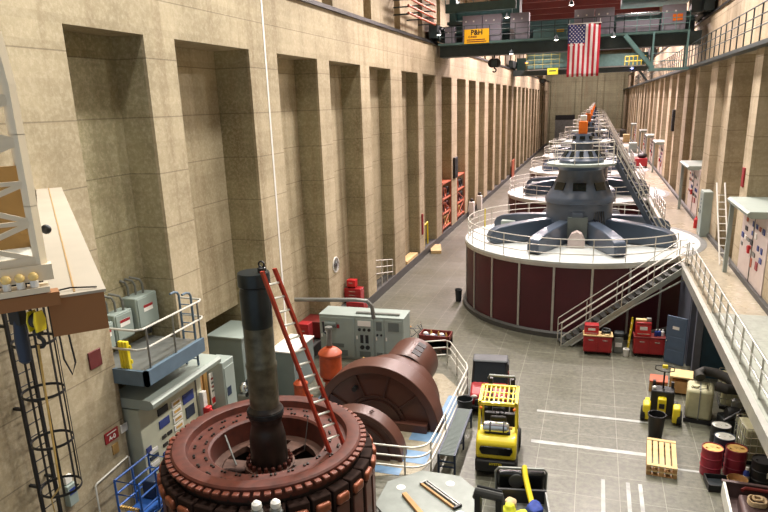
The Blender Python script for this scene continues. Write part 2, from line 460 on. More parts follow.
# ------------------------------------------------------------------ generators (origin: ring centre on the floor)
GR = 6.05
def make_generator(label, paint):
    t = thing('generator', label, 'generator', (-.65, 36.2, 0), 0, 'row of generators down the hall')
    a_open = R(42)
    MB().lathe([(GR+.16,0),(GR+.16,.22),(GR+.02,.3)], 72, cap=False).build('base_kerb', 'curb_dark', t)
    n = 22
    pan = MB().lathe([(GR-.02,.2),(GR-.02,3.5)], n*4, cap=False).build('housing_panel', 'maroon_panel', t)
    s = MB()
    for k in range(n):
        a = 2*PI*k/n; s.cbox((cos(a)*GR, sin(a)*GR, 1.85), (.05,.1,3.3), a)
    s.build('panel_seam', 'alu', pan, smooth=False)
    MB().lathe([(GR-.1,3.46),(GR+.05,3.46),(GR+.05,3.62),(GR-.1,3.62)], 88, cap=False).build('rim', 'alu', t)
    MB().lathe([(.01,3.58),(GR+.03,3.58),(GR+.03,3.708),(.01,3.708)], 88, cap=False).build('top_deck', 'disc_white', t)
    MB().ring(GR+.03, GR+.33, 3.5, 3.712, 26, a0=R(-36), a1=R(36)).build('floor_ring', 'steel_grey', t)
    # railing round the deck, open to the gallery on the right
    rl = MB(); rr = GR-.12
    for h in (.38,.74,1.08): rl.tube(arc(0,0,rr,R(50),R(321),62,DZ+h), .024, 6)
    rl.build('guard_rail', 'rail_white', t)
    p0 = MB().tube([(0,0,DZ),(0,0,DZ+1.08)], .024, 6).build('post', 'rail_white', t, (cos(R(50))*rr, sin(R(50))*rr, 0))
    for k in range(1, 20):
        a = R(50+271*k/19); share(p0, (cos(a)*rr, sin(a)*rr, 0))
    # central machine
    MB().lathe([(1.85,3.7),(1.85,3.85),(1.72,3.9),(1.72,5.68),(1.8,5.72),(1.8,5.92),(1.74,6.04),(1.62,6.2),(1.2,7.0),(1.2,7.05)], 48, cap=False).build('lower_housing', paint, t)
    v0 = None
    for k in range(8):
        a = 2*PI*k/8-PI/2
        if v0 is None: v0 = MB().cbox((0,0,0), (.06,.66,.42), m=Matrix.Translation((1.41,0,6.6)) @ Matrix.Rotation(-math.atan2(.38,.9), 4, 'Y')).build('vent', 'dark_glass', t, rz=a, smooth=False)
        else: share(v0, rz=a)
    MB().lathe([(1.2,7.0),(1.15,7.15),(1.13,7.4),(1.3,7.6),(1.55,7.66)], 48, cap=False).build('neck', paint, t)
    MB().lathe([(.5,7.64),(1.78,7.64),(1.78,7.76),(.5,7.76)], 48, cap=False).build('upper_platform', 'cab_grey', t)
    ur = MB()
    for h in (.36,.72,1.08): ur.tube(arc(0,0,1.7,R(20),R(340),36,7.76+h), .022, 6)
    ur.build('platform_rail', 'rail_white', t)
    q0 = MB().tube([(0,0,7.76),(0,0,8.84)], .022, 6).build('post', 'rail_white', t, (1.7*cos(R(20)), 1.7*sin(R(20)), 0))
    for k in range(1, 9):
        a = R(20+40*k); share(q0, (1.7*cos(a), 1.7*sin(a), 0))
    MB().lathe([(1.15,7.76),(1.15,7.9),(1.05,8.0),(.74,8.42)], 36, cap=False).build('exciter_skirt', paint, t)
    v0 = None
    for k in range(12):
        a = 2*PI*k/12-PI/2
        if v0 is None: v0 = MB().cbox((0,0,0), (.05,.2,.38), m=Matrix.Translation((.92,0,8.21)) @ Matrix.Rotation(-math.atan2(.31,.42), 4, 'Y')).build('vent', 'dark_glass', t, rz=a, smooth=False)
        else: share(v0, rz=a)
    MB().lathe([(.56,8.3),(.56,8.7),(.6,8.74),(.6,8.8),(.54,8.84),(.4,9.22),(.01,9.23)], 32, cap=False).build('exciter_drum', paint, t)
    v0 = None
    for k in range(6):
        a = 2*PI*k/6-PI/2
        if v0 is None: v0 = MB().cbox((0,0,0), (.05,.26,.16), m=Matrix.Translation((.48,0,9.04)) @ Matrix.Rotation(-.3, 4, 'Y')).build('vent', 'dark_glass', t, rz=a, smooth=False)
        else: share(v0, rz=a)
    cp = MB().box(-.22,-.2,9.22,.22,.2,9.86).build('orange_cap', 'orange', t, bev=.03)
    MB().box(-.16,-.15,9.86,.16,.15,10.16).build('cap_light', 'white', cp, bev=.03)
    # eight radial bracket arms, round-shouldered
    prof = [(1.3,3.72),(4.95,3.72),(5.1,3.85),(5.1,4.15),(4.95,4.42),(4.6,4.58),(3.6,4.74),(2.2,4.86),(1.3,4.9)]
    a0 = None
    for k, an in enumerate((-152,-113,-66,-23,22,66,113,157)):
        if a0 is None:
            a0 = MB().prism(prof, -.31, .31, 'Y').build('bracket_arm', paint, t, rz=R(an), bev=.05)
        else: share(a0, rz=R(an))
    # pale pink inspection hatch between the two front arms
    hb = MB().prism([(-.42,0),(.42,0),(.42,.35),(.25,.7),(0,.82),(-.25,.7),(-.42,.35)], -2.3, -1.75, 'Y').build('hatch_cover', 'pale_pink', t, (0,-.5,3.71))
    MB().box(-.5,-1.95,3.9,.5,-1.65,5.1).build('door_panel', 'cab_grey_dark', t, smooth=False)
    MB().box(-.3,-1.86,5.0,.3,-1.7,5.35).build('junction_box', paint, t, bev=.03)
    m = MB()
    for k in range(5): m.tube([(.85+.1*k,-1.52+.07*k,5.35),(.8+.13*k,-1.75+.07*k,5.05-.08*k),(.95+.08*k,-1.66+.07*k,4.65+.06*k)], .03, 6)
    m.build('cable', 'black', t)
    # steep stair from the platform down to the deck on the right
    s = MB(); p, q = Vector((1.75,-.25,7.7)), Vector((4.1,-1.2,3.75)); off = Vector((.22,.6,0))
    for o in (Vector((0,0,0)), off): s.bar(p+o, q+o, .07, .24)
    for k in range(1, 13):
        c = p.lerp(q, k/13); s.bar(c, c+off, .22, .04)
    s.build('stair', paint, t, smooth=False)
    h = MB()
    for o in (Vector((0,0,0)), off):
        for dz in (.5, .95): h.tube([p+o+Vector((0,0,dz)), q+o+Vector((0,0,dz)), q+o+Vector((.25,0,dz-.2))], .024, 6)
        for k in range(5):
            c = p.lerp(q, k/4)+o; h.tube([c, c+Vector((0,0,.95))], .02, 6)
    h.build('stair_rail', 'rail_white', t)
    # access cabinet and hoses on the left of the deck
    MB().box(-4.3,.9,3.71,-3.5,1.5,4.35).build('deck_box', 'cab_grey', t, bev=.03)
    return t
g0 = make_generator('nearest grey-blue generator on a maroon panelled round base, orange cap on top', 'gen_blue')
yt = MB().tube([(0,0,0),(0,0,1.12)], .035, 8).build('yellow_post', 'yellow', g0, (cos(R(158))*5.85, sin(R(158))*5.85, 3.7))
names = ['second', 'third', 'fourth', 'fifth', 'sixth', 'seventh']
for k in range(6):
    g = dup(g0, (-.65, 36.2+18.6*(k+1), 0), label='%s generator from the front in the long row, orange cap on top' % names[k] if k < 5 else 'farthest generator in the long row, nearest the end wall')
    for c in list(g.children):
        if c.name.startswith('yellow_post'): bpy.data.objects.remove(c)

# ------------------------------------------------------------------ railings
def railing(name, label, pts, heights, r, post_every, m, base_z=0, posts=None, pm=None, group=None):
    t = thing(name, label, 'railing', tuple(pts[0][:2])+(base_z,), 0, group)
    o = Vector((pts[0][0], pts[0][1], 0)); P = [Vector((p[0], p[1], 0))-o for p in pts]
    mb = MB()
    for h in heights: mb.tube([p+Vector((0,0,h)) for p in P], r, 7)
    mb.build('rail', m, t)
    if posts is None:
        posts = []; acc = 0
        for a, b in zip(P[:-1], P[1:]):
            L = (b-a).length; d = post_every-acc if acc else 0.
            while d <= L+1e-4:
                posts.append(a.lerp(b, min(1, d/L))); d += post_every
            acc = L-(d-post_every)
    else: posts = [Vector((p[0], p[1], 0))-o for p in posts]
    p0 = None
    for p in posts:
        if p0 is None: p0 = MB().tube([(0,0,0),(0,0,max(heights))], r*1.05, 7).build('post', pm or m, t, p)
        else: share(p0, p)
    return t
railing('gallery_railing', 'silver three-bar railing along the near gallery edge above the drums', [(4.2,30.6),(4.2,6.)], (.4,.76,1.1), .026, 1.16, 'alu', DZ)
for k in range(3):
    ya = 36.2+18.6*k+5.3; yb = ya+7.9
    railing('gallery_railing', ['silver gallery railing between the first and second generators','silver gallery railing between the second and third generators','silver gallery railing between the third and fourth generators'][k], [(4.2,yb),(4.2,ya)], (.4,.76,1.1), .026, 1.3, 'alu', DZ)
railing('walkway_railing', 'dark grid railing on the high walkway along the right wall', [(XR-.38,14.),(XR-.38,120.)], (.55,.95,1.35), .028, 1.5, 'crane_dark', 12.88)
# pit railing: rounded at both corners
cp = arc(-4.9,17.25,.6,R(270),R(360),6)
c2 = [(-4.27,18.5),(-4.25,23.0),(-4.35,23.4),(-5.5,25.7),(-5.75,25.85)]
pp = [(-8.6,16.35),(-5.9,16.6),(-4.9,16.65)]+[(x,y) for x,y,_ in cp[1:]]+c2+[(-7.6,25.0)]
railing('pit_railing', 'white three-bar pipe railing curving round the brown machine housings', pp, (.38,.72,1.05), .03, 2, 'rail_white', 0,
        posts=[(-6.9,16.5),(-4.98,16.66),(-4.31,17.25),(-4.28,19.2),(-4.26,21.2),(-4.25,23.0),(-5.0,24.7),(-5.65,25.8)])

# ------------------------------------------------------------------ stair up to the gallery
t = thing('staircase', 'grey steel staircase rising to the gallery in front of the nearest generator', 'stairs', (-1.05,28.95,0), math.atan2(1.45,5.15))
L_, H_ = 5.35, 3.7
st = MB()
for yy_ in (0,.72): st.prism([(0,0),(.35,0),(L_,H_-.28),(L_+.3,H_-.28),(L_+.3,H_+.02),(L_-.02,H_+.02)], yy_-.03, yy_+.03)
st.build('stringer', 'stair_steel', t, smooth=False)
n = 18; t0 = None
for k in range(n):
    p = (.2+(L_-.25)*k/(n-1), .36, .13+(H_-.15)*k/(n-1))
    if t0 is None: t0 = MB().box(-.15,-.33,-.03,.15,.33,.03).build('tread', 'curb_dark', t, p, smooth=False)
    else: share(t0, p)
for yy_ in (0,.72):
    h = MB()
    for dz in (.38,.72,1.05): h.tube([(.05,yy_,dz+.1),(L_,yy_,H_+dz),(L_+.3,yy_,H_+dz)], .024, 7)
    h.tube([(.05,yy_,0),(.05,yy_,1.15)], .024, 7); h.build('handrail', 'rail_white', t)
    for k in range(1,5):
        x = L_*k/4; MB().tube([(x,yy_,H_*k/4-.1),(x,yy_,H_*k/4+1.05)], .024, 7).build('post', 'rail_white', t)
MB().tube([(.5,-.02,.05),(3.2,-.02,1.9),(L_,-.02,3.1)], .04, 7).build('brace', 'stair_steel', t)
MB().box(L_+.1,-.03,0,L_+.3,.12,H_-.25).build('support_post', 'steel_grey', t, smooth=False)
# landing
MB().box(L_+.02,0,H_-.2,L_+.35,.75,H_).build('landing', 'steel_grey', t, smooth=False)

# ------------------------------------------------------------------ rotor with shaft and ladder, lower left
RX, RY = -7.31, 12.68
t = thing('rotor', 'big rust-red generator rotor with dark poles and an upright steel shaft', 'rotor', (RX, RY, 0))
MB().lathe([(1.9,0),(1.9,.5),(2.3,.55),(2.3,2.95),(1.41,2.96),(1.41,.5)], 64, cap=False).build('rim_core', 'oil_dark', t)
MB().lathe([(1.4,2.45),(1.4,3.0),(1.45,3.05),(1.92,3.05),(1.96,3.22),(2.02,3.24),(2.26,3.24),(2.3,3.2),(2.3,2.9)], 96, cap=False).build('rim_ring', 'rust', t)
b0 = MB().lathe([(.034,0),(.034,.045),(.005,.05)], 6, cap=False).build('bolt', 'oil_dark', t, (1.54,0,3.04))
for k in range(24):
    a = 2*PI*k/24
    for r, da in ((1.54,0),(1.54,.06),(1.78,.12),(1.78,.17)):
        if k or da: share(b0, (r*cos(a+da), r*sin(a+da), 3.04))
tk = MB()
for k in range(66):
    a = 2*PI*(k+.5)/66; tk.cbox((2.34*cos(a), 2.34*sin(a), 3.12), (.19,.15,.07), a)
tk.build('rim_key', 'rust_light', t, bev=.02)
# spider floor with oval holes: ring sectors between openings
sp = MB(); sp.ring(.38, .62, 2.3, 2.5, 48); sp.ring(1.16, 1.42, 2.3, 2.47, 64)
for k in range(6):
    a = 2*PI*k/6+.3; sp.ring(.6, 1.18, 2.3, 2.47, 8, a0=a-.2, a1=a+.2)
sp.build('spider', 'spider', t)
MB().lathe([(.3,1.6),(1.4,1.6)], 48, cap=False).build('spider_floor', 'oil_dark', t)
hb = MB()
for k in range(20):
    a = 2*PI*k/20; hb.lathe([(.05,2.5),(.05,2.62),(.02,2.66)], 8, (.53*cos(a), .53*sin(a), 0), cap=False)
hb.build('hub_bolt', 'rust', t)
n = 30; p0 = None
for k in range(n):
    a = 2*PI*k/n
    if p0 is None:
        p0 = MB().box(2.3,-.235,.5,2.57,.235,2.84).build('pole', 'pole_dark', t, rz=a, bev=.03)
        cp = MB().box(2.5,-.18,2.46,2.67,.18,2.7).build('pole_cap', 'copper', p0, bev=.06)
        MB().box(2.56,-.19,.5,2.61,.19,2.42).build('pole_face', 'pole_face', p0, bev=.02)
    else: share(p0, rz=a)
sh = MB().lathe([(.44,2.3),(.46,2.75),(.44,3.25),(.4,3.45),(.36,3.6),(.4,3.72),(.43,3.8),(.43,3.98),(.36,4.06),(.35,4.1)], 36, cap=False).build('shaft_base', 'oil_dark', t)
MB().lathe([(.43,3.82),(.445,3.84),(.445,3.94),(.43,3.96)], 36, cap=False).build('flange_collar', 'shaft_top', t)
MB().lathe([(.355,4.05),(.36,5.05),(.375,5.1),(.375,5.16),(.35,5.2),(.35,6.1)], 36, cap=False).build('shaft', 'shaft_mid', t)
MB().lathe([(.352,6.1),(.36,6.15),(.36,6.95),(.34,7.0),(.34,7.06),(.375,7.1),(.375,7.36),(.36,7.4),(.01,7.4)], 36, cap=False).build('shaft_head', 'shaft_top', t)
ey = MB().lathe([(.1,7.4),(.1,7.5),(.06,7.52)], 12, (.2,.05,0), cap=False); ey.tube([(.2+.07*cos(a), .05, 7.58+.07*sin(a)) for a in [2*PI*i/12 for i in range(12)]], .022, 6, closed=True)
ey.build('lifting_eye', 'black', t)
MB().tube([(.6,.75,2.5),(.72,.85,3.4)], .012, 5).build('tie_rod', 'steel_grey', t)
MB().tube([(-1.25,.05,3.04),(-.75,-.35,2.5)], .025, 6).build('tie_rod', 'steel_grey', t)

t = thing('ladder', 'red fibreglass ladder leaning on the rotor shaft', 'ladder', (-5.5,12.7,3.08))
B0, B1 = Vector((-.12,-.12,0)), Vector((.12,.22,0)); T0, T1 = Vector((-1.28,-.56,4.5)), Vector((-1.13,-.26,4.5))
for p, q in ((B0,T0),(B1,T1)): MB().bar(p, q, .055, .12, up=(1,-.6,.3)).build('side_rail', 'ladder_red', t, smooth=False)
r0 = MB()
for k in range(1, 14):
    f = k/14; MB().tube([B0.lerp(T0,f), B1.lerp(T1,f)], .028, 7).build('rung', 'lid_white', t)
for i, (x, y, lb) in enumerate(((-6.13,9.95,'left one of two white capped valve fittings in front of the rotor'),(-5.78,10.1,'right one of two white capped valve fittings in front of the rotor'))):
    t = thing('valve_fitting', lb, 'valve', (x, y, 0))
    MB().lathe([(.13,0),(.13,.05),(.045,.08),(.045,3.0),(.11,3.02),(.12,3.16),(.08,3.22)], 12, cap=False).build('standpipe', 'steel_grey', t)
    MB().lathe([(.09,3.2),(.11,3.24),(.1,3.32),(.05,3.37),(.01,3.37)], 12, cap=False).build('cap', 'white', t)
    MB().tube([(-.12,0,3.12),(.14,0,3.12)], .045, 8).build('outlet', 'chrome', t)

# ------------------------------------------------------------------ brown machine housings inside the pit railing
t = thing('machine_housing', 'set of brown half-round turbine machine housings on the blue floor', 'machine', (-6.9,19.7,0))
def half(r, n=36, r0=0., c=0): return [(r*cos(PI*i/n), r*sin(PI*i/n)) for i in range(n+1)]
def half_band(r0, r1, n=36): return [(r1*cos(PI*i/n), r1*sin(PI*i/n)) for i in range(n+1)]+[(r0*cos(PI*i/n), r0*sin(PI*i/n)) for i in range(n,-1,-1)]
big = MB().prism(half(2.0), .02, .75).prism(half_band(1.98,2.28), -.08, .8)
o = big.build('large_housing', 'brown', t, bev=.02)
rb_ = MB().prism(half_band(1.0,1.12), -.06, .03)
for an in (40,75,112,150):
    a = R(an); rb_.bar((1.12*cos(a),-.02,1.12*sin(a)), (1.98*cos(a),-.02,1.98*sin(a)), .06, .08, up=(0,1,0))
rb_.build('rib', 'brown_dark', o, smooth=False)
MB().prism(half(.98), -.14, .04).build('inner_cover', 'brown_dark', o)
MB().box(.5,-.3,0,1.9,0,.3).build('flange_block', 'brown', o, smooth=False); MB().box(-1.9,-.3,0,-.5,0,.3).build('flange_block', 'brown', o, smooth=False)
MB().tube([(-.75,-.2,1.35),(-.75,.02,1.35)], .09, 12).build('port_cover', 'black', o)
f = MB().prism(half(1.55), -2.2, -1.72, 'Y').prism(half_band(1.45,1.6), -2.26, -1.66).build('front_housing', 'brown', t, bev=.02)
MB().prism(half(1.2), -2.3, -2.15).build('inner_cover', 'brown_dark', f)
h = MB().tube([(0.55+.06*cos(a), -2.0+.06*sin(a), 1.56) for a in [2*PI*i/10 for i in range(10)]], .02, 6, closed=True).build('lifting_eye', 'brown_dark', f)
rr_ = MB().prism(half(1.72), 1.7, 2.3).prism(half_band(1.6,1.78), 1.64, 2.36).build('rear_housing', 'brown', t, bev=.02)
MB().lathe([(.95,2.3),(1.0,2.4),(1.0,4.1),(.9,4.2),(.01,4.2)], 32, (.3,0,.85), axis='Y', cap=False).build('barrel', 'brown', t)
for k in range(3):
    MB().cbox((.3+.99*cos(R(62)), 2.75+.42*k, .85+.99*sin(R(62))), (.34,.34,.05), m=Matrix.Rotation(R(28),4,'Y')).build('barrel_vent', 'black', t, smooth=False)
MB().box(-1.6,1.5,0,1.7,2.45,.16).box(-.5,2.4,0,1.1,4.0,.2).build('bedplate', 'brown_dark', t, smooth=False)

# ------------------------------------------------------------------ left wall: gallery, control board, boxes, ladders
t = thing('balcony', 'small blue-grey balcony in the first wall recess, above the control board', 'balcony', (-11.7,13.9,4.22))
MB().box(-.9,-1.2,.0,1.0,1.35,.06).box(.94,-1.25,-.05,1.06,1.4,.36).box(-.05,-1.25,-.05,1.06,-1.15,.36).build('fascia', 'fascia_blue', t, smooth=False)
MB().box(-.9,-1.12,.06,.94,1.35,.3).build('deck_plate', 'steel_grey', t, smooth=False)
hr = MB()
for h in (.62,1.15): hr.tube([(.05,-1.18,.3+h),(.8,-1.18,.3+h),(.95,-1.05,.3+h),(.98,1.5,.3+h),(.9,1.65,.3+h),(.1,1.7,.3+h)], .03, 7)
hr.build('handrail', 'rail_white', t)
for y in (-.95,.15,1.35): MB().tube([(.98,y,0),(.98,y,1.45)], .03, 7).build('post', 'steel_grey', t)
t = thing('access_ladder', 'blue-grey hooked access ladder at the far end of the balcony', 'ladder', (-11.1,15.25,3.7))
for x in (-.2,.2): MB().tube([(x,0,0),(x,0,2.15),(x,-.06,2.25),(x,-.2,2.3),(x,-.4,2.3)], .035, 8).build('side_rail', 'fascia_blue', t)
for k in range(7): MB().tube([(-.2,0,.2+.28*k),(.2,0,.2+.28*k)], .018, 6).build('rung', 'fascia_blue', t)
t = thing('step_gate', 'yellow safety gate at the near end of the balcony', 'gate', (-11.4,12.82,4.53))
for k in range(3): MB().box(-.12+.1*k,-.05,0,-.04+.1*k,.05,.78).build('slat', 'yellow', t, bev=.01)
MB().box(-.14,.05,.15,.18,.09,.25).build('crossbar', 'yellow', t, smooth=False); MB().box(-.14,.05,.55,.18,.09,.65).build('crossbar', 'yellow', t, smooth=False)
for i, (y, z, sy, sz, sx, lb) in enumerate(((14.98,5.42,.95,.95,.5,'large grey electrical box on the recess wall, highest of three'),(14.06,5.25,.75,.8,.4,'middle grey electrical box on the recess wall above the balcony'),(13.28,5.15,.7,.75,.4,'near grey electrical box on the recess wall, lowest of three'))):
    t = thing('electrical_box', lb, 'electrical box', (-12.73,y,z), 0, 'grey boxes above the balcony')
    MB().box(0,-sy/2,-sz/2,sx,sy/2,sz/2).build('enclosure', 'cab_grey', t, bev=.03)
    MB().box(sx,-sy/2+.05,-sz/2+.05,sx+.03,sy/2-.05,sz/2-.05).build('door', 'cab_grey', t, bev=.01)
    l = MB().box(sx+.03,-.2,.0,sx+.036,.2,.2).build('warning_label', 'white', t, smooth=False)
    MB().box(sx+.036,-.2,.12,sx+.04,.2,.2).build('label_stripe', 'sign_red', l, smooth=False)
    c = MB()
    for k in range(3):
        dx = .1+.1*k; c.tube([(dx,-.25+.2*k,sz/2),(dx,-.25+.2*k,sz/2+.28),(dx-.03,-.3+.2*k,sz/2+.42),(.02,-.42+.2*k,sz/2+.5)], .035, 7)
    c.build('conduit', 'steel_grey', t)
tag(MB().tube([(-12.6,15.3,5.0),(-12.6,15.3,4.55)], .06, 8).tube([(-12.6,15.42,5.6),(-12.6,15.42,4.55)], .06, 8).build('conduit_pipe', 'curb_dark'), 'dark conduit pipes running down beside the largest electrical box', 'pipe')

t = thing('control_board', 'cream control board with meters and switches under a grey hood', 'control panel', (-11.72,14.2,0))
MB().box(-.8,-1.3,0,.42,1.62,3.3).build('board', 'panel_cream', t, bev=.02)
hd = MB().prism([(-.4,3.4),(.85,3.4),(1.0,3.46),(1.02,3.58),(.95,3.66),(.8,3.68),(-.4,3.68)], -1.4, 1.95, 'Y').build('hood', 'hood_grey', t)
gx = .42
def bd(y0, z0, y1, z1, m, nm, d=.03): return MB().box(gx,y0,z0,gx+d,y1,z1).build(nm, m, t, smooth=False)
for y0, z0, y1, z1, m in ((-.55,2.75,-.1,2.95,'black'),(-.55,2.35,-.1,2.58,'blue_label'),(-.55,1.35,-.05,1.6,'blue_label'),(.62,2.55,1.15,2.85,'blue_label'),(.7,2.05,1.12,2.4,'navy'),(-1.2,1.95,-1.0,2.1,'blue_label')):
    bd(y0,z0,y1,z1,m,'nameplate')
for k in range(4):
    q = bd(.08,1.95+.25*k,.5,2.13+.25*k,'white','meter'); MB().box(gx+.03,.14,2.0+.25*k,gx+.035,.44,2.08+.25*k).build('dial', 'lid_rust', q, smooth=False)
for k in range(3):
    q = bd(-.42,.95+.0*k+.16*k,.0,1.06+.16*k,'white','meter'); MB().box(gx+.03,-.36,.97+.16*k,gx+.035,-.06,1.03+.16*k).build('dial', 'black', q, smooth=False)
for k in range(4): bd(-1.1,1.25+.2*k,-.75,1.36+.2*k,'white' if k%2 else 'navy','nameplate')
bd(-.8,1.0,-.45,1.22,'white','notice'); bd(-1.15,.75,-.85,.95,'scaf_orange','notice')
sw = None
for j in range(5):
    for k in range(3):
        p = (gx, .68+.18*k, .95+.2*j)
        if sw is None: sw = MB().tube([(0,0,0),(.09,0,0)], .04, 8).build('switch', 'red', t, p)
        else: share(sw, p)
for y0, z0, y1, z1, m in ((-.5,2.0,-.32,2.1,'black'),(-.25,2.0,-.05,2.1,'black'),(-.5,1.75,-.3,1.85,'black'),(-.22,1.72,0,1.85,'scaf_orange'),(.25,1.55,.55,1.75,'blue_label')): bd(y0,z0,y1,z1,m,'indicator')
bd(1.3,.15,1.34,3.1,'steel_grey','door_edge')
MB().box(gx,1.42,1.5,gx+.16,1.62,2.6).build('telephone_shelf', 'white', t, bev=.02)
ph = MB().box(gx+.1,1.4,1.75,gx+.3,1.64,2.1).build('telephone', 'bright_red', t, bev=.03); MB().tube([(gx+.33,1.42,2.08),(gx+.36,1.52,2.0),(gx+.33,1.62,1.8)], .035, 6).build('handset', 'bright_red', ph)
for i, (y, m_) in enumerate(((16.02,'wood_mid'),(16.3,'tan_panel'))):
    tag(MB().box(-11.7,y-.1,0,-11.45,y+.1,3.3).build('timber_plank', m_, bev=.02), ('nearer' if i == 0 else 'farther')+' brown timber plank standing against the pillar beside the control board', 'plank')
t = thing('warning_sign', 'tall white and red notice on the pillar past the control board', 'sign', (-11.42,16.62,2.3))
MB().box(0,-.2,-.55,.03,.2,.55).build('board', 'white', t, smooth=False)
MB().box(.03,-.18,-.5,.036,.18,-.3).build('red_band', 'bright_red', t, smooth=False)
for k in range(4): MB().box(.03,-.14,-.1+.14*k,.034,.14,-.04+.14*k).build('text_line', 'sign_red' if k%2 else 'steel_grey', t, smooth=False)
t = thing('electrical_cabinet', 'narrow grey electrical cabinet standing past the control board', 'cabinet', (-11.35,16.95,0)); t.scale = (.9,.8,1)
MB().box(-.3,-.42,0,.4,.42,3.2).build('body', 'cab_grey', t, bev=.03); MB().box(.4,-.36,.2,.43,.36,3.0).build('door', 'cab_grey', t, bev=.01)
MB().box(.43,-.3,2.0,.44,.0,2.3).build('label', 'navy', t, smooth=False); MB().box(.43,-.15,1.3,.47,.1,1.6).build('switch', 'black', t, smooth=False)

t = thing('sign_plate', 'red sign with white lettering A-0 on the left concrete wall', 'sign', (-11.69,12.24,2.86)); t.scale = (1,.88,.88)
MB().box(0,-.28,-.17,.025,.28,.17).build('plate', 'sign_red', t, smooth=False)
text('lettering', 'A-0', .19, 'white', t, face_px(.03,0,-.05), bold=.004)
MB().box(.025,-.2,.09,.03,.2,.12).build('text_line', 'white', t, smooth=False)
tag(MB().box(-11.7,12.6,2.72,-11.67,12.86,2.95).build('notice', 'white'), 'small white notice on the wall beside the red A-0 sign', 'notice')
tag(MB().box(-11.7,12.2,2.3,-11.67,12.42,2.58).build('wall_plate', 'tan_panel'), 'small brown plate on the wall below the red A-0 sign', 'plate')
tag(MB().box(-11.7,11.9,4.85,-11.66,12.32,5.3).build('wall_plate', 'plate_maroon', bev=.01), 'dark maroon plate high on the left wall above the A-0 sign', 'plate')
t = thing('wall_pipe', 'thin white pipe frame against the wall beside the blue lift', 'pipe', (-11.6,11.35,0))
MB().tube([(0,0,0),(0,0,1.9),(.0,.05,1.95),(.0,1.25,2.05),(0,1.3,2.0),(0,1.3,0)], .025, 7).build('frame', 'rail_white', t)
t = thing('switch_box', 'small grey switch box on the wall beside the foot of the caged ladder', 'switch box', (-11.7,10.6,2.25))
MB().box(0,-.14,-.35,.16,.14,.2).build('enclosure', 'cab_grey', t, bev=.015); MB().box(.16,-.1,-.05,.17,.1,.1).build('label', 'blue_label', t, smooth=False)
MB().box(.0,-.1,.22,.1,.1,.42).build('cover', 'white', t, bev=.01); MB().tube([(.05,.14,0),(.12,.24,.05)], .02, 6).build('lever', 'black', t)
t = thing('caged_ladder', 'tall black caged ladder fixed to the left wall', 'ladder', (-11.45,9.85,0))
for y in (-.22,.22): MB().box(-.03,y-.035,0,.03,y+.035,8.9).build('side_rail', 'black', t, smooth=False)
r0 = None
for k in range(29):
    if r0 is None: r0 = MB().tube([(0,-.22,.3),(0,.22,.3)], .014, 6).build('rung', 'black', t)
    else: share(r0, (0,0,.3*k))
h0 = None
for z in (2.95,4.12,5.28,6.45,7.6):
    if h0 is None: h0 = MB().ring(.42,.435,-.03,.03,28,(.42,0,0)).build('hoop', 'black', t, (0,0,z))
    else: share(h0, (0,0,z))
for an in (-75,-38,0,38,75):
    MB().cbox((.42+.425*cos(R(an)), .425*sin(R(an)), 5.9), (.012,.05,5.9), R(an)).build('cage_bar', 'black', t, smooth=False)
for z in (3.0,4.9,6.8):
    for y in (-.22,.22): MB().box(-.26,y-.03,z-.03,0,y+.03,z+.03).build('wall_bracket', 'black', t, smooth=False)

# blue scissor lift in front of the control board
t = thing('scissor_lift', 'blue scissor lift with railed basket beside the control board', 'lift', (-10.7,12.1,0))
MB().box(-.32,-.62,.0,.32,.62,.3).build('base', 'blue_lift', t, bev=.04)
for s_ in (0,1):
    x = -.26+.5*s_
    MB().bar((x,-.55,.32),(x,.5,.92),.05,.09).bar((x,.5,.32),(x,-.55,.92),.05,.09).build('scissor_arm', 'blue_lift', t, smooth=False)
MB().box(-.36,-.66,.95,.36,.66,1.05).build('platform', 'blue_lift', t, bev=.02)
MB().box(-.3,.2,1.05,.1,.6,1.6).build('control_case', 'navy', t, bev=.03)
for k, z in enumerate((1.35,1.72,2.1)):
    MB().tube([(-.36,-.66,z),(.36,-.66,z),(.36,.66,z),(-.36,.66,z)], .03, 7, closed=True).build('guard_rail', 'blue_lift', t)
for x, y in ((-.36,-.66),(.36,-.66),(.36,.66),(-.36,.66),(.36,0),(-.36,0)): MB().tube([(x,y,1.0),(x,y,2.1)], .03, 7).build('post', 'blue_lift', t)
tg = MB()
for k in range(8): tg.box(-.3+.075*k,-.69,1.31,-.26+.075*k,-.62,1.39)
tg.build('striped_tape', 'lid_rust', t, smooth=False)
for x in (-.3,.3):
    for y in (-.45,.45): MB().lathe([(.12,-.05),(.12,.05)], 16, (x,y,.12), axis='X').build('wheel', 'rubber', t)

# ------------------------------------------------------------------ near left: cantilevered lifting arm with lattice mast and hook
bd_ = Vector((-.715,.699,0)); bn = Vector((.699,.715,0))       # along the arm, across it
P0 = Vector((-4.61,4.34,9.05))
t = thing('lifting_arm', 'beige and brown box arm with a lattice mast at the near left wall', 'crane arm', tuple(P0))
E1 = MB(); ln = 9.95
c = [(0,0),(.56,0),(.56,.38),(0,.38)]
def arm_pt(a, b, z): return bd_*a+bn*b+Vector((0,0,z))
vs = [arm_pt(a,b,z) for a in (0,ln) for b,z in ((0,0),(.47,0),(.47,.36),(0,.36))]
MB().add(vs, [(0,1,2,3),(7,6,5,4),(0,4,5,1),(1,5,6,2),(3,7,4,0)]).build('box_beam', 'card_brown', t, smooth=False)
vs = [arm_pt(a,b,z) for a in (-.02,ln) for b,z in ((-.02,.36),(.49,.36),(.49,.385),(-.02,.385))]
MB().add(vs, [(0,1,2,3),(7,6,5,4),(0,4,5,1),(1,5,6,2),(2,6,7,3),(3,7,4,0)]).build('top_plate', 'beam_top', t, smooth=False)
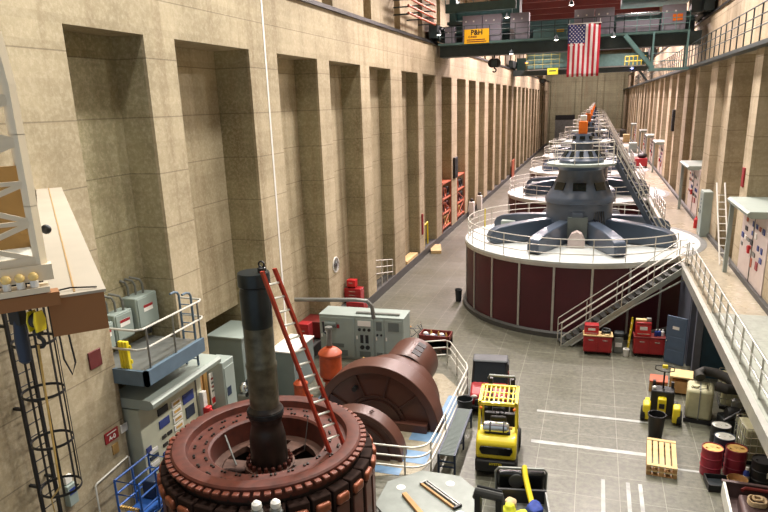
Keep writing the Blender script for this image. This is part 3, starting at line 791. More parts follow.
vs = [arm_pt(a,b,z) for a in (.03,ln) for b,z in ((.22,.385),(.235,.385),(.235,.392),(.22,.392))]
MB().add(vs, [(0,1,2,3),(7,6,5,4),(0,4,5,1),(1,5,6,2),(2,6,7,3),(3,7,4,0)]).build('plate_seam', 'tan_panel', t, smooth=False)
MB().tube([arm_pt(.1,.04,.4), arm_pt(.12,.2,.41), arm_pt(.05,.42,.4)], .008, 5).build('wire', 'black', t)
me_ = Vector((-.66,-.75,0)); md = Vector((-.75,.66,0))
def mp_(a, d, z): return me_*(a-.08)+md*d+Vector((0,0,z))
MB().bar(mp_(.0,.0,.62), mp_(1.1,.0,.62), .12, .14).build('base_beam', 'mast_cream', t, smooth=False)
MB().bar(mp_(.0,.8,.62), mp_(1.1,.8,.62), .1, .14).build('base_beam', 'mast_cream', t, smooth=False)
MB().bar(mp_(.05,-.03,.48), mp_(1.1,-.03,.48), .2, .05).build('lamp_ledge', 'mast_cream', t, smooth=False)
MB().bar(mp_(-.02,-.02,.38), mp_(1.1,-.02,.38), .16, .12).build('ledge_beam', 'card_brown', t, smooth=False)
def bend(z): return .0 if z < 2.2 else (z-2.2)*(z-2.2)*.22
for d in (0.,.8):
    for a0_ in (.08,1.0):
        ch = MB(); zz = [.6,1.2,1.8,2.2,2.6,3.0,3.4,3.8]
        for z0, z1 in zip(zz[:-1], zz[1:]): ch.bar(mp_(a0_+bend(z0),d,z0), mp_(a0_+bend(z1),d,z1+.005), .075, .075)
        ch.build('mast_chord', 'mast_cream', t, smooth=False)
    zs = [.72+.34*k for k in range(9)]
    wd_ = .045 if d < .1 else .03
    for k, z in enumerate(zs):
        b_ = bend(z)
        MB().bar(mp_(.08+b_,d,z), mp_(1.0+b_,d,z), .035, .075 if k%3 == 0 else .035).build('mast_strut', 'mast_cream', t, smooth=False)
        if k < 8:
            b2 = bend(z+.34)
            if k%3 != 2: MB().bar(mp_(.08+b_,d,z), mp_(1.0+b2,d,z+.34), .02, wd_).build('mast_brace', 'mast_cream', t, smooth=False)
            MB().bar(mp_(1.0+b_,d,z), mp_(.08+b2,d,z+.34), .02, wd_).build('mast_brace', 'mast_cream', t, smooth=False)
for k in range(6):
    z = .72+.5*k; b_ = bend(z); MB().bar(mp_(.08+b_,0,z), mp_(.08+b_,.8,z), .04, .05).build('mast_strut', 'mast_cream', t, smooth=False)
MB().add([mp_(.1,.75,.7),mp_(1.05,.75,.7),mp_(1.05,.75,1.5),mp_(.1,.75,1.5), mp_(.1,.79,.7),mp_(1.05,.79,.7),mp_(1.05,.79,1.5),mp_(.1,.79,1.5)], [(0,1,2,3),(7,6,5,4),(0,4,5,1),(1,5,6,2),(2,6,7,3),(3,7,4,0)]).build('back_panel', 'tan_panel', t, smooth=False)
MB().add([mp_(.1,.02,.69),mp_(1.05,.02,.69),mp_(1.05,.78,.69),mp_(.1,.78,.69), mp_(.1,.02,.72),mp_(1.05,.02,.72),mp_(1.05,.78,.72),mp_(.1,.78,.72)], [(0,1,2,3),(7,6,5,4),(0,4,5,1),(1,5,6,2),(2,6,7,3),(3,7,4,0)]).build('floor_plate', 'lid_white', t, smooth=False)
for k in range(7):
    c_ = mp_(.16+.105*k,-.08,.51)
    q = MB().lathe([(.035,0),(.035,.06)], 10, tuple(c_)).build('lamp_socket', 'white', t)
    MB().sph((c_[0],c_[1],c_[2]+.09), .042, 14, 10).build('globe', 'globe', q)
MB().sph(tuple(mp_(-.02,.25,.95)), .045, 10, 8).build('beacon', 'black', t)
t = thing('hook_block', 'yellow crane hook block hanging below the lifting arm', 'hook', tuple(P0+mp_(.2,-.05,.2))); t.scale = (.62,.62,.62)
hb = MB(); hb.lathe([(.09,-.05),(.11,-.03),(.11,.03),(.09,.05)], 20, axis='X')
hb.build('sheave', 'black', t); MB().prism([(-.09,-.16),(.09,-.16),(.11,0),(.07,.14),(-.07,.14),(-.11,0)], -.075, -.05, 'X').build('side_plate', 'yellow', t, bev=.008); MB().prism([(-.09,-.16),(.09,-.16),(.11,0),(.07,.14),(-.07,.14),(-.11,0)], .05, .075, 'X').build('side_plate', 'yellow', t, bev=.008)
MB().box(-.05,-.05,-.22,.05,.05,-.14).build('swivel', 'black', t, bev=.01)
MB().tube([(0,.0,-.2),(0,0,-.26)]+[(.0+.075*sin(R(a)), 0, -.335+.075*cos(R(a))) for a in range(0,270,30)], [.03]*6+[.03,.03,.028,.022,.015], 8).build('hook', 'black', t)
MB().tube([(-.06,0,.05),(-.06,0,.56)], .012, 5).build('wire_rope', 'black', t); MB().tube([(.06,0,.05),(.06,0,.56)], .012, 5).build('wire_rope', 'black', t)
tag(MB().tube([tuple(P0+mp_(.22,-.08,-.02)), tuple(P0+mp_(.26,0,-1.5)), (-8.1,7.0,5.0), (-10.6,9.2,2.4), (-10.9,9.5,0.1)], .011, 6).build('rope', 'lid_rust'), 'thin yellow rope running from the hook block down past the caged ladder', 'rope')
t = thing('motor_unit', 'dark hoist motor unit hanging under the lamp ledge', 'motor', tuple(P0+mp_(.34,.12,.2))); t.scale = (.5,.5,.58)
MB().lathe([(.06,-.75),(.11,-.7),(.12,-.35),(.09,-.1),(.05,.24)], 16).build('motor', 'navy', t); MB().box(-.13,-.08,-.1,.13,.1,.22).build('gear_case', 'black', t, bev=.02)
tag(MB().tube([tuple(P0+mp_(.04,.05,.3)), tuple(P0+mp_(.03,.06,-.25)), tuple(P0+mp_(-.02,.07,-.42)), tuple(P0+mp_(-.06,.05,-.3)), tuple(P0+mp_(-.04,.06,.05))], .009, 6).build('cable', 'black'), 'black cable loop hanging under the brown end of the lifting arm', 'cable')

# ------------------------------------------------------------------ machinery between rotor and wall
t = thing('switchgear_box', 'large plain grey steel box in the wall alcove behind the shaft', 'box', (-12.5,20.05,0))
MB().box(-.7,-.85,0,.7,.85,3.0).build('body', 'box_grey', t, bev=.02); MB().box(-.74,-.89,3.0,.74,.89,3.05).build('lid', 'cab_grey', t, smooth=False)
t = thing('switchgear_box', 'grey steel box with a pale top between the shaft and the orange pump', 'box', (-11.1,21.95,0))
MB().box(-.75,-.95,0,.42,.95,1.85).build('body', 'box_grey', t, bev=.02); MB().box(-.79,-.99,1.85,.46,.99,1.9).build('lid', 'white', t, smooth=False)
t = thing('control_cabinet', 'row of joined grey-green control cabinets with dials beside the pit railing', 'cabinet', (-9.45,25.3,0), R(2))
xs = (-1.95,-.28,.62,1.08,1.95)
MB().box(-1.97,0,2.0,1.97,1.25,2.06).build('roof', 'cab_grey', t, bev=.02)
for i in range(4):
    b_ = MB().box(xs[i],0,0,xs[i+1],1.2,2.0).build('body', 'cab_grey', t, bev=.015)
    d_ = MB().box(xs[i]+.04,-.03,.1,xs[i+1]-.04,0,1.95).build('door', 'cab_grey', t, bev=.01)
    w_ = xs[i+1]-xs[i]; cx = (xs[i]+xs[i+1])/2
    MB().box(cx-w_*.28,-.05,.16,cx+w_*.28,-.03,.42).build('louvre', 'cab_grey_dark', d_, smooth=False)
    MB().box(xs[i]+.08,-.07,1.0,xs[i]+.13,-.03,1.15).build('handle', 'white', d_, smooth=False)
    if i in (2,3): MB().box(cx-w_*.28,-.05,1.45,cx+w_*.28,-.03,1.85).build('louvre', 'cab_grey_dark', d_, smooth=False)
    if i == 0:
        MB().box(cx-.3,-.05,.55,cx+.3,-.03,.72).build('louvre', 'cab_grey_dark', d_, smooth=False); MB().box(cx-.05,-.05,1.45,cx+.12,-.03,1.62).build('label', 'sign_red', d_, smooth=False)
        MB().tube([(cx-.5,-.1,1.62),(cx,-.1,1.62)], .13, 12).build('fan_duct', 'cab_grey_dark', d_)
    if i == 1:
        MB().box(cx-.3,-.05,1.62,cx+.3,-.03,1.86).build('meter_panel', 'white', d_, smooth=False)
        for k in range(3):
            MB().tube([(cx-.22+.22*k,-.07,1.45),(cx-.22+.22*k,-.03,1.45)], .07, 14).build('dial', 'black', d_)
        for k in range(2):
            MB().tube([(cx-.12+.25*k,-.07,.62),(cx-.12+.25*k,-.03,.62)], .1, 14).build('dial', 'black', d_)
        for k in range(2): MB().box(cx-.2+.24*k,-.05,.82,cx-.06+.24*k,-.03,1.2).build('switch', 'black', d_, smooth=False)
    if i == 2:
        for k in range(2): MB().tube([(cx-.08+.18*k,-.07,1.25),(cx-.08+.18*k,-.03,1.25)], .05, 12).build('dial', 'black', d_)
MB().box(-.3,.3,2.06,1.7,.45,2.14).build('cable_tray', 'steel_grey', t, smooth=False)
tag(MB().tube([(-12.6,24.4,2.9),(-9.4,24.7,3.0),(-8.95,24.8,2.95),(-8.75,24.9,2.7),(-8.72,25.0,2.1)], .09, 10).build('pipe', 'steel_grey'), 'grey overhead pipe bending down onto the grey-green control cabinets', 'pipe')

def pump(loc, sc, label):
    t = thing('pump', label, 'pump', loc); t.scale = (sc,)*3
    MB().lathe([(.42,0),(.42,.08),(.3,.12),(.22,.45),(.34,.5),(.34,.56),(.26,.6)], 28, cap=False).build('pedestal', 'orange_pump', t)
    MB().lathe([(.26,.6),(.42,.68),(.44,.76),(.42,.82),(.42,1.5),(.45,1.54),(.45,1.6),(.4,1.66),(.25,1.78),(.12,1.82),(.12,1.9)], 28, cap=False).build('motor_body', 'orange_pump', t)
    MB().lathe([(.1,1.88),(.1,2.5),(.14,2.52),(.14,2.62),(.01,2.63)], 16, cap=False).build('top_shaft', 'steel_grey', t)
    MB().tube([(0,0,2.3),(-.22,.05,2.4),(-.24,.05,2.8)], .05, 8).build('pipe', 'black', t)
    MB().tube([(.3,.0,.3),(.62,.0,.3),(.66,0,.36),(.66,0,.85)], .12, 12).build('outlet', 'orange_pump', t)
    for k in range(6):
        a = PI/3*k; MB().tube([(.37*cos(a),.37*sin(a),.06),(.37*cos(a),.37*sin(a),.15)], .035, 6).build('bolt', 'oil_dark', t)
    return t
pump((-9.5,21.85,0), 1.05, 'tall orange vertical pump in front of the grey-green cabinets')
pump((-10.1,20.3,0), .62, 'small orange pump partly hidden behind the dark shaft')
t = thing('barrier_chain', 'low yellow rope barrier between the orange pump and the cabinets', 'barrier', (-8.2,23.6,0))
for x in (-.55,.55):
    MB().lathe([(.12,0),(.12,.03),(.02,.05),(.02,.8),(.04,.84),(.01,.87)], 12, (x,0,0), cap=False).build('post', 'lid_rust', t)
MB().tube([(-.55+1.1*i/10, 0, .78-.22*(1-((i-5)/5)**2)) for i in range(11)], .014, 6).build('rope', 'lid_rust', t)
t = thing('engine', 'small engine with hoses standing in front of the large grey box', 'engine', (-11.25,18.45,0)); t.scale = (1,1,1.35)
MB().box(-.4,-.5,.1,.4,.5,.5).build('base_frame', 'cab_grey', t, bev=.02)
MB().box(-.28,-.32,.5,.22,.3,1.0).build('block', 'steel_grey', t, bev=.05)
MB().lathe([(.22,-.15),(.24,-.1),(.24,.1),(.2,.15)], 20, (.1,.15,1.15), axis='Y').build('flywheel', 'black', t)
MB().tube([(.1,-.3,1.0),(.35,-.4,1.2),(.42,-.1,1.15),(.4,.2,.9)], .06, 8).build('hose', 'black', t)
MB().sph((-.1,-.1,1.12), .17, 12, 8).build('air_filter', 'chrome', t)
for x in (-.35,.35):
    for y in (-.45,.45): MB().tube([(x,y,0),(x,y,.12)], .05, 8).build('foot', 'rubber', t)
def cabbox(name, label, cat, loc, d, m, rz=0, drawers=0):
    t = thing(name, label, cat, loc, rz)
    x, y, z = d[0]/2, d[1]/2, d[2]
    MB().box(-x,-y,.06,x,y,z).build('body', m, t, bev=.02)
    for k in range(drawers):
        q = MB().box(-x+.04,-y-.02,.12+(z-.2)*k/drawers,x-.04,-y,.08+(z-.2)*(k+1)/drawers).build('drawer', m, t, bev=.006)
        zc = .1+(z-.2)*(k+.75)/drawers; MB().box(-x*.4,-y-.05,zc,x*.4,-y-.02,zc+.025).build('handle', 'chrome', q, smooth=False)
    for sx in (-1,1):
        for sy in (-1,1): MB().box(sx*(x-.08)-.03,sy*(y-.08)-.03,0,sx*(x-.08)+.03,sy*(y-.08)+.03,.07).build('foot', 'rubber', t, smooth=False)
    return t
cabbox('tool_chest', 'red tool chest in the wall recess beyond the round mirror', 'tool chest', (-12.25,32.0,.5), (.95,.6,.85), 'red', 0, 3)
cabbox('toolbox', 'small red toolbox standing on the tool chest in the wall recess', 'toolbox', (-12.35,32.0,1.355), (.5,.4,.45), 'bright_red', 0, 1)
cabbox('storage_box', 'dark red box on the floor to the left of the control cabinets', 'box', (-12.22,26.6,.5), (1.0,1.1,.85), 'dark_red', 0)
cabbox('pump_housing', 'bright red upright housing behind the grey box with the pale top', 'housing', (-12.12,25.2,.5), (.55,.5,1.1), 'red', 0, 1)
cabbox('toolbox', 'small red toolbox behind the grey-green cabinets', 'toolbox', (-10.6,28.0,0), (.9,.6,1.9), 'red', 0, 2)
t = thing('round_mirror', 'round convex mirror on the left wall above the red tool chest', 'mirror', (-11.68,28.2,3.6))
MB().lathe([(.01,.1),(.25,.07),(.36,.0)], 28, axis='X', cap=False).build('glass', 'chrome', t); MB().tube([(0,.37*cos(2*PI*i/24),.37*sin(2*PI*i/24)) for i in range(24)], .025, 6, closed=True).build('rim', 'white', t)
t = thing('cargo_cart', 'dark red cart loaded with tools and rags outside the pit railing', 'cart', (-6.5,27.2,0))
MB().box(-.7,-.42,.25,.7,.42,.62).box(-.7,-.42,.3,.7,-.38,.85).box(-.7,.38,.3,.7,.42,.85).box(-.7,-.42,.3,-.66,.42,.85).box(.66,-.42,.3,.7,.42,.85).build('bed', 'dark_red', t, smooth=False)
MB().tube([(-.72,-.3,.8),(-.95,-.3,1.05),(-.95,.3,1.05),(-.72,.3,.8)], .025, 6).build('handle', 'steel_grey', t)
for x in (-.5,.5):
    for y in (-.36,.36): MB().lathe([(.13,-.04),(.13,.04)], 16, (x,y,.13), axis='Y').build('wheel', 'rubber', t)
for k in range(9):
    rnd = random.Random(k); x = -.5+.125*k
    nm, mm = (('rag','white'),('tool_case','navy'),('bottle','lid_rust'))[k%3]
    lb = ['white rag','blue tool case','amber bottle'][k%3]+' '+['at the left end of the load in the dark red cart','in the middle of the load in the dark red cart','at the right end of the load in the dark red cart'][k//3]
    if k%3 == 0: o = MB().sph((0,0,.1), .14, 10, 7, (1,.8,.7)).build(nm, mm)
    elif k%3 == 1: o = MB().box(-.1,-.14,0,.1,.14,.16).build(nm, mm, bev=.02)
    else: o = MB().lathe([(.06,0),(.06,.2),(.025,.26),(.025,.3),(.01,.31)], 12, cap=False).build(nm, mm)
    o.location = (-6.5+x, 27.2+rnd.uniform(-.15,.15), (.62 if k%3 != 0 else .64)); tag(o, lb, nm.replace('_',' '))
t = thing('bicycle', 'old bicycle parked between the cabinets and the dark red cart', 'bicycle', (-7.75,27.9,0), R(10))
for x in (-.52,.52):
    w0 = MB().tube([(x+.32*cos(2*PI*i/24),0,.33+.32*sin(2*PI*i/24)) for i in range(24)], .022, 6, closed=True).build('wheel', 'rubber', t)
    sp_ = MB()
    for k in range(6): sp_.bar((x,0,.33), (x+.31*cos(PI/3*k),0,.33+.31*sin(PI/3*k)), .006)
    sp_.build('spokes', 'chrome', w0, smooth=False)
MB().tube([(-.52,0,.33),(-.1,0,.3),(-.2,0,.78),(-.52,0,.33)], .018, 6).tube([(-.1,0,.3),(.38,0,.72),(-.18,0,.72)], .018, 6).tube([(.52,0,.33),(.36,0,.95)], .018, 6).build('frame', 'navy', t)
MB().tube([(.3,-.26,1.0),(.36,-.1,.97),(.36,.1,.97),(.3,.26,1.0)], .014, 6).build('handlebar', 'chrome', t); MB().sph((-.22,0,.82), .12, 10, 6, (1.2,.7,.35)).build('saddle', 'wood_mid', t)

# roller conveyor, bin
t = thing('roller_conveyor', 'long roller conveyor on blue legs beside the pit railing', 'conveyor', (-3.83,18.75,0), R(1)); t.scale = (1,.97,.85)
for x in (-.25,.25): MB().box(x-.03,-1.65,.68,x+.03,1.65,.8).build('side_rail', 'navy', t, smooth=False)
r0 = None
for k in range(40):
    if r0 is None: r0 = MB().tube([(-.22,0,.77),(.22,0,.77)], .034, 8).build('roller', 'cab_grey_dark', t, (0,-1.6,0))
    else: share(r0, (0,-1.6+3.2*k/39,0))
for y in (-1.6,0,1.6):
    for x in (-.25,.25): MB().box(x-.03,y-.03,0,x+.03,y+.03,.7).build('leg', 'navy', t, smooth=False)
    MB().box(-.25,y-.02,.25,.25,y+.02,.3).build('cross_brace', 'navy', t, smooth=False)
MB().box(-.25,-1.62,.45,.25,-1.58,.5).build('cross_brace', 'navy', t, smooth=False)
def bucket(name, label, loc, r, h, m, cat='bin'):
    t = thing(name, label, cat, loc)
    MB().lathe([(.01,.02),(r*.82,.02),(r*.78,0),(r,h),(r*1.05,h),(r*1.05,h-.05),(r*.96,h-.03),(r*.8,.05),(.01,.05)], 28, cap=False).build('body', m, t)
    MB().tube([(r*1.02*cos(2*PI*i/28),r*1.02*sin(2*PI*i/28),h) for i in range(28)], .018, 6, closed=True).build('rim', m, t)
    return t
bucket('trash_bin', 'dark round bin between the pit railing and the roller conveyor', (-3.95,20.95,0), .27, .75, 'bin_dark')
bucket('trash_can', 'black trash can standing in front of the yellow pallet stacker', (2.45,21.15,0), .27, .85, 'black')
bucket('trash_bin', 'dark bin on the floor at the left of the first generator base', (-7.0,35.0,0), .2, .7, 'bin_dark')

# ------------------------------------------------------------------ octagonal plate with things on it
t = thing('octagonal_plate', 'octagonal grey steel plate on a low stand beside the rotor', 'plate', (-3.78,14.92,0), R(22.5))
oc = [(1.5*cos(2*PI*i/8), 1.5*sin(2*PI*i/8)) for i in range(8)]
MB().prism(oc, .5, .56, 'Z').build('plate', 'steel_plate', t, bev=.01); MB().prism([(p[0]*.93,p[1]*.93) for p in oc], .06, .5, 'Z').build('stand', 'oil_dark', t, smooth=False)
for k in range(4):
    a = PI/4+PI/2*k; MB().lathe([(.13,.56),(.13,.566),(.01,.567)], 16, (1.0*cos(a),1.0*sin(a),0), cap=False).build('cover_disc', 'lid_white', t)
for k in range(4):
    a = PI/4+PI/2*k; MB().cbox((1.2*cos(a),1.2*sin(a),.03), (.3,.3,.06), a).build('foot', 'white', t, smooth=False)
t = thing('channel_rack', 'long narrow steel channel frame lying on the octagonal plate', 'frame', (-3.55,15.2,.56), R(-38))
MB().box(-.75,-.13,0,.75,-.07,.07).build('side_bar', 'wood_mid', t, smooth=False); MB().box(-.75,.02,0,.75,.06,.07).build('side_bar', 'steel_grey', t, smooth=False); MB().box(-.75,.1,0,.75,.14,.07).build('side_bar', 'steel_grey', t, smooth=False)
MB().box(.7,-.13,0,.76,.14,.08).build('end_bar', 'black', t, smooth=False); MB().box(-.76,-.13,0,-.7,.14,.08).build('end_bar', 'steel_grey', t, smooth=False)
tag(MB().box(-.55,-.07,0,.55,.07,.09).build('timber_block', 'wood_mid', loc=(-4.15,14.55,.56), rz=R(-48), bev=.01), 'brown timber block lying on the octagonal plate', 'timber')

# ------------------------------------------------------------------ vehicles
def wheel(t, x, y, r, w, hub='steel_grey', z=None):
    o = MB().lathe([(r*.6,-w/2),(r*.92,-w/2),(r,-w*.35),(r,w*.35),(r*.92,w/2),(r*.6,w/2)], 28, (0,0,0), axis='X', cap=False).build('wheel', 'rubber', t, (x,y,r if z is None else z))
    MB().lathe([(.01,-w*.46),(r*.58,-w*.4),(r*.62,-w*.3),(r*.62,w*.3),(r*.58,w*.4),(.01,w*.46)], 20, axis='X', cap=False).build('hub', hub, o)
    return o
# yellow forklift, rear towards the camera
t = thing('forklift', 'yellow forklift with a silver gas bottle on its back and slatted roof guard', 'forklift', (-2.42,18.6,0), R(4)); t.scale = (1,1,.96)
MB().prism([(-1.25,.18),(-1.25,.62),(-1.18,.66),(1.05,.66),(1.05,.2)], -.62, .62, 'X').build('chassis', 'black', t, bev=.04)
cw = [(-1.2,.62),(-1.28,.75),(-1.24,1.22),(-1.05,1.36),(-.45,1.4),(-.35,1.3),(-.35,.62)]
MB().prism(cw, -.6, .6, 'X').build('counterweight', 'yellow', t, bev=.09)
MB().prism([(-.42,.82),(.42,.82),(.5,.98),(.46,1.1),(-.46,1.1),(-.5,.98)], -1.3, -1.2, 'Y').build('rear_grille', 'black_gloss', t, bev=.02)
MB().box(-.6,-1.3,.2,.6,-1.15,.6).build('rear_bumper', 'black', t, bev=.06)
text('lettering', 'HYSTER', .11, 'yellow', t, face_my(0,-1.305,.5), bold=.002)
tk = MB().tube([(-.42,-.85,1.56),(-.38,-.85,1.56),(.30,-.85,1.56),(.36,-.85,1.56)], [.12,.175,.175,.12], 20).build('gas_bottle', 'chrome', t)
MB().tube([(.34,-.85,1.56),(.46,-.85,1.56)], .05, 10).build('valve', 'lid_rust', tk)
for x in (-.2,.2): MB().ring(.175,.19,-.02,.02,20,(x,-.85,1.56),axis='X').build('strap', 'black', tk)
MB().box(-.35,-.98,1.38,.4,-.72,1.44).build('bottle_cradle', 'black', t, bev=.01)
MB().box(-.25,-.3,1.0,.25,.25,1.18).build('seat', 'black', t, bev=.05); MB().box(-.25,-.35,1.15,.25,-.22,1.65).build('seat_back', 'black', t, bev=.05)
MB().box(-.5,.55,.6,.5,.72,1.3).build('dashboard', 'black', t, bev=.03); MB().box(-.6,-.3,.66,.6,.75,.72).build('floor_plate', 'black', t, smooth=False)
MB().tube([(.14*cos(2*PI*i/20),.42+.06*sin(2*PI*i/20),1.42+.13*sin(2*PI*i/20)) for i in range(20)], .015, 6, closed=True).build('steering_wheel', 'black', t)
MB().tube([(0,.6,1.25),(0,.43,1.42)], .03, 8).build('steering_column', 'black', t)
for x in (-.56,.56):
    MB().bar((x,-.75,1.3), (x*.97,-.52,2.25), .07, .09).build('roof_pillar', 'yellow', t, smooth=False)
    MB().bar((x,.75,.7), (x*.97,.48,2.25), .06, .08).build('roof_pillar', 'yellow', t, smooth=False)
    MB().box(x*.97-.05,-.72,2.22,x*.97+.05,.62,2.32).build('roof_beam', 'yellow', t, smooth=False)
for y in (-.72,.54): MB().box(-.58,y,2.22,.58,y+.1,2.32).build('roof_beam', 'yellow', t, smooth=False)
s0 = None
for k in range(7):
    if s0 is None: s0 = MB().box(-.02,-.66,2.24,.02,.58,2.3).build('roof_slat', 'yellow', t, (-.42,0,0), smooth=False)
    else: share(s0, (-.42+.14*k,0,0))
for y in (-.3,.1): MB().box(-.56,y,2.25,.56,y+.05,2.29).build('roof_slat', 'yellow', t, smooth=False)
for x in (-.36,.36): MB().box(x-.07,1.05,.1,x+.07,1.25,2.32).build('mast_upright', 'black', t, smooth=False)
MB().tube([(-.42,1.12,2.32),(-.4,1.1,2.42),(.4,1.1,2.42),(.42,1.12,2.32)], .05, 8).build('mast_crosshead', 'steel_grey', t)
MB().box(-.45,1.25,.35,.45,1.33,.85).build('fork_carriage', 'black', t, smooth=False)
for x in (-.28,.28): MB().box(x-.06,1.33,.1,x+.06,1.40,.8).box(x-.06,1.4,.1,x+.06,2.0,.15).build('fork', 'black', t, smooth=False)
for x, y, r, w in ((-.56,.75,.34,.24),(.56,.75,.34,.24),(-.54,-.78,.27,.2),(.54,-.78,.27,.2)): wheel(t, x, y, r, w, 'yellow')
for x in (-.5,.5): MB().sph((x,-.78,2.16), .05, 8, 6).build('rear_lamp', 'orange', t)

# red utility buggy facing the camera
t = thing('utility_buggy', 'red utility buggy with a dark roof parked behind the yellow forklift', 'buggy', (-3.32,22.75,0), R(6)); t.scale = (.98,.95,.88)
MB().prism([(-1.45,.4),(-1.5,.62),(-1.42,.86),(-1.05,1.02),(-.55,1.1),(-.5,.4)], -.68, .68, 'X').build('hood', 'red', t, bev=.07)
MB().prism([(-.55,.35),(-.55,.5),(.6,.5),(.6,1.0),(1.35,1.0),(1.35,.35)], -.7, .7, 'X').build('body', 'dark_red', t, bev=.03)
MB().box(-.5,-1.56,.42,.5,-1.44,.72).build('grille', 'black', t, bev=.03); MB().box(-.62,-1.6,.3,.62,-1.45,.44).build('bumper', 'black', t, bev=.03)
for x in (-.52,.52): MB().sph((x,-1.44,.8), .09, 12, 8, (1.3,.5,.8)).build('headlamp', 'white', t)
for x in (-.64,.64):
    MB().tube([(x,-.68,1.05),(x*.95,-.28,1.9)], .04, 8).build('roof_pillar', 'black', t); MB().tube([(x,.55,.6),(x*.95,.25,1.9)], .04, 8).build('roof_pillar', 'black', t)
MB().prism([(-.42,1.88),(-.34,1.95),(.25,1.97),(.32,1.92),(.25,1.88)], -.66, .66, 'X').build('roof', 'bin_dark', t, bev=.03)
MB().add([(-.6,-.68,1.08),(.6,-.68,1.08),(.57,-.32,1.86),(-.57,-.32,1.86),(-.6,-.66,1.08),(.6,-.66,1.08),(.57,-.3,1.86),(-.57,-.3,1.86)], [(0,1,2,3),(7,6,5,4),(0,4,5,1),(1,5,6,2),(2,6,7,3),(3,7,4,0)]).build('windshield', 'black_gloss', t, smooth=False)
for x in (-.32,.32): MB().box(x-.26,.1,.5,x+.26,.6,.72).box(x-.26,.48,.72,x+.26,.62,1.3).build('seat', 'black', t, bev=.05)
MB().box(-.7,.75,1.0,.7,1.4,1.3).build('cargo_box', 'black', t, bev=.03)
for x in (-.62,.62):
    for y in (-1.0,.95): wheel(t, x, y, .33, .26)
    MB().prism([(-1.4,.66),(-1.3,.78),(-.75,.82),(-.6,.7),(-.6,.62),(-.8,.74),(-1.25,.72)], x-.14, x+.14, 'X').build('fender', 'black', t)

# pale utility cart with a loaded bed, bottom centre
t = thing('utility_cart', 'dark utility cart with a grey cargo bed at the bottom edge, loaded', 'cart', (-1.33,15.25,0), R(10))
MB().box(-.62,-1.5,.4,.62,1.2,.55).build('chassis', 'black', t, bev=.04)
MB().box(-.6,-1.5,.55,.6,.15,.6).build('bed_floor', 'steel_grey', t, smooth=False)
for x in (-.62,.62): MB().box(x-.03,-1.5,.55,x+.03,.15,.98).build('bed_side', 'steel_grey', t, bev=.015)
MB().box(-.65,.12,.55,.65,.2,1.0).build('bed_front', 'black', t, bev=.015)
MB().box(-.64,.5,.75,.64,.72,1.28).build('seat_back', 'black_gloss', t, bev=.07)
MB().tube([(-.66,.58,.6),(-.68,.6,1.26),(-.6,.6,1.36),(.6,.6,1.36),(.68,.6,1.26),(.66,.58,.6)], .035, 8).build('roll_bar', 'steel_grey', t)
MB().lathe([(.05,0),(.2,0),(.22,.03),(.2,.05)], 24, (-.12,.48,1.02), axis='Y').build('fan_cover', 'curb_dark', t)
MB().box(-.6,.72,.55,.6,1.3,.85).build('seat', 'black', t, bev=.06)
for x in (-.56,.56):
    for y in (-1.0,.9): wheel(t, x, y, .29, .2)
def on(t, p): return t.matrix_basis @ Vector(p)
cw_ = bpy.data.objects['utility_cart']
bpy.context.view_layer.update()
def cartp(p): return tuple(cw_.matrix_world @ Vector(p))
tag(MB().tube([(.08,.74,1.2),(.09,.6,1.4),(.1,.42,1.26),(.16,.1,1.06),(.22,-.25,.92),(.26,-.5,.85)], .075, 8).build('strap', 'yellow', loc=cw_.location, rz=R(10)), 'broad yellow lifting strap draped over the seat back of the utility cart', 'strap')
rn = random.Random(3)
def lump(name, label, cat, p, r, m, sc=(1,1,.8)):
    mb = MB().sph((0,0,0), r, 20, 14, sc)
    q = [rn.uniform(0,6) for _ in range(6)]
    mb.v = [tuple(Vector(v)*(1+.13*sin(9*v[0]/r*.5+q[0])*sin(8*v[1]/r*.5+q[1])+.1*sin(14*v[2]/r*.5+q[2]+5*v[0]))) for v in mb.v]
    return tag(mb.build(name, m, loc=cartp(p)), label, cat)
lump('bag', 'lime yellow bag at the left of the utility cart bed', 'bag', (-.38,-.45,.8), .18, 'lemon')
lump('bag', 'lime yellow bag in the middle of the utility cart bed, nearest the bottom edge', 'bag', (-.05,-.8,.86), .18, 'lemon')
lump('tarp', 'blue cloth bundle in the right half of the utility cart bed', 'cloth', (.28,-.45,.8), .25, 'blue_cloth', (.9,1.2,.75))
lump('rag', 'brown rag bundle in the front left corner of the utility cart bed', 'rag', (-.3,-.12,.74), .17, 'beige_rope')
t = thing('lift_mast', 'black fork mast with a rounded crossbar at the bottom edge', 'mast', (-1.98,13.65,0), R(-8)); t.scale = (.88,.9,1.72)
for x in (-.3,.3): MB().box(x-.08,-.1,0,x+.08,.1,1.05).build('upright', 'black', t, smooth=False)
MB().tube([(-.4,0,.98),(-.38,0,1.08),(.38,0,1.08),(.4,0,.98)], .075, 10).build('crossbar', 'curb_dark', t)
MB().tube([(-.35,.06,1.15),(.35,.06,1.15)], .03, 8).build('tie_bar', 'black', t)
MB().box(-.45,-.3,0,.45,.15,.2).build('base', 'black', t, bev=.03)

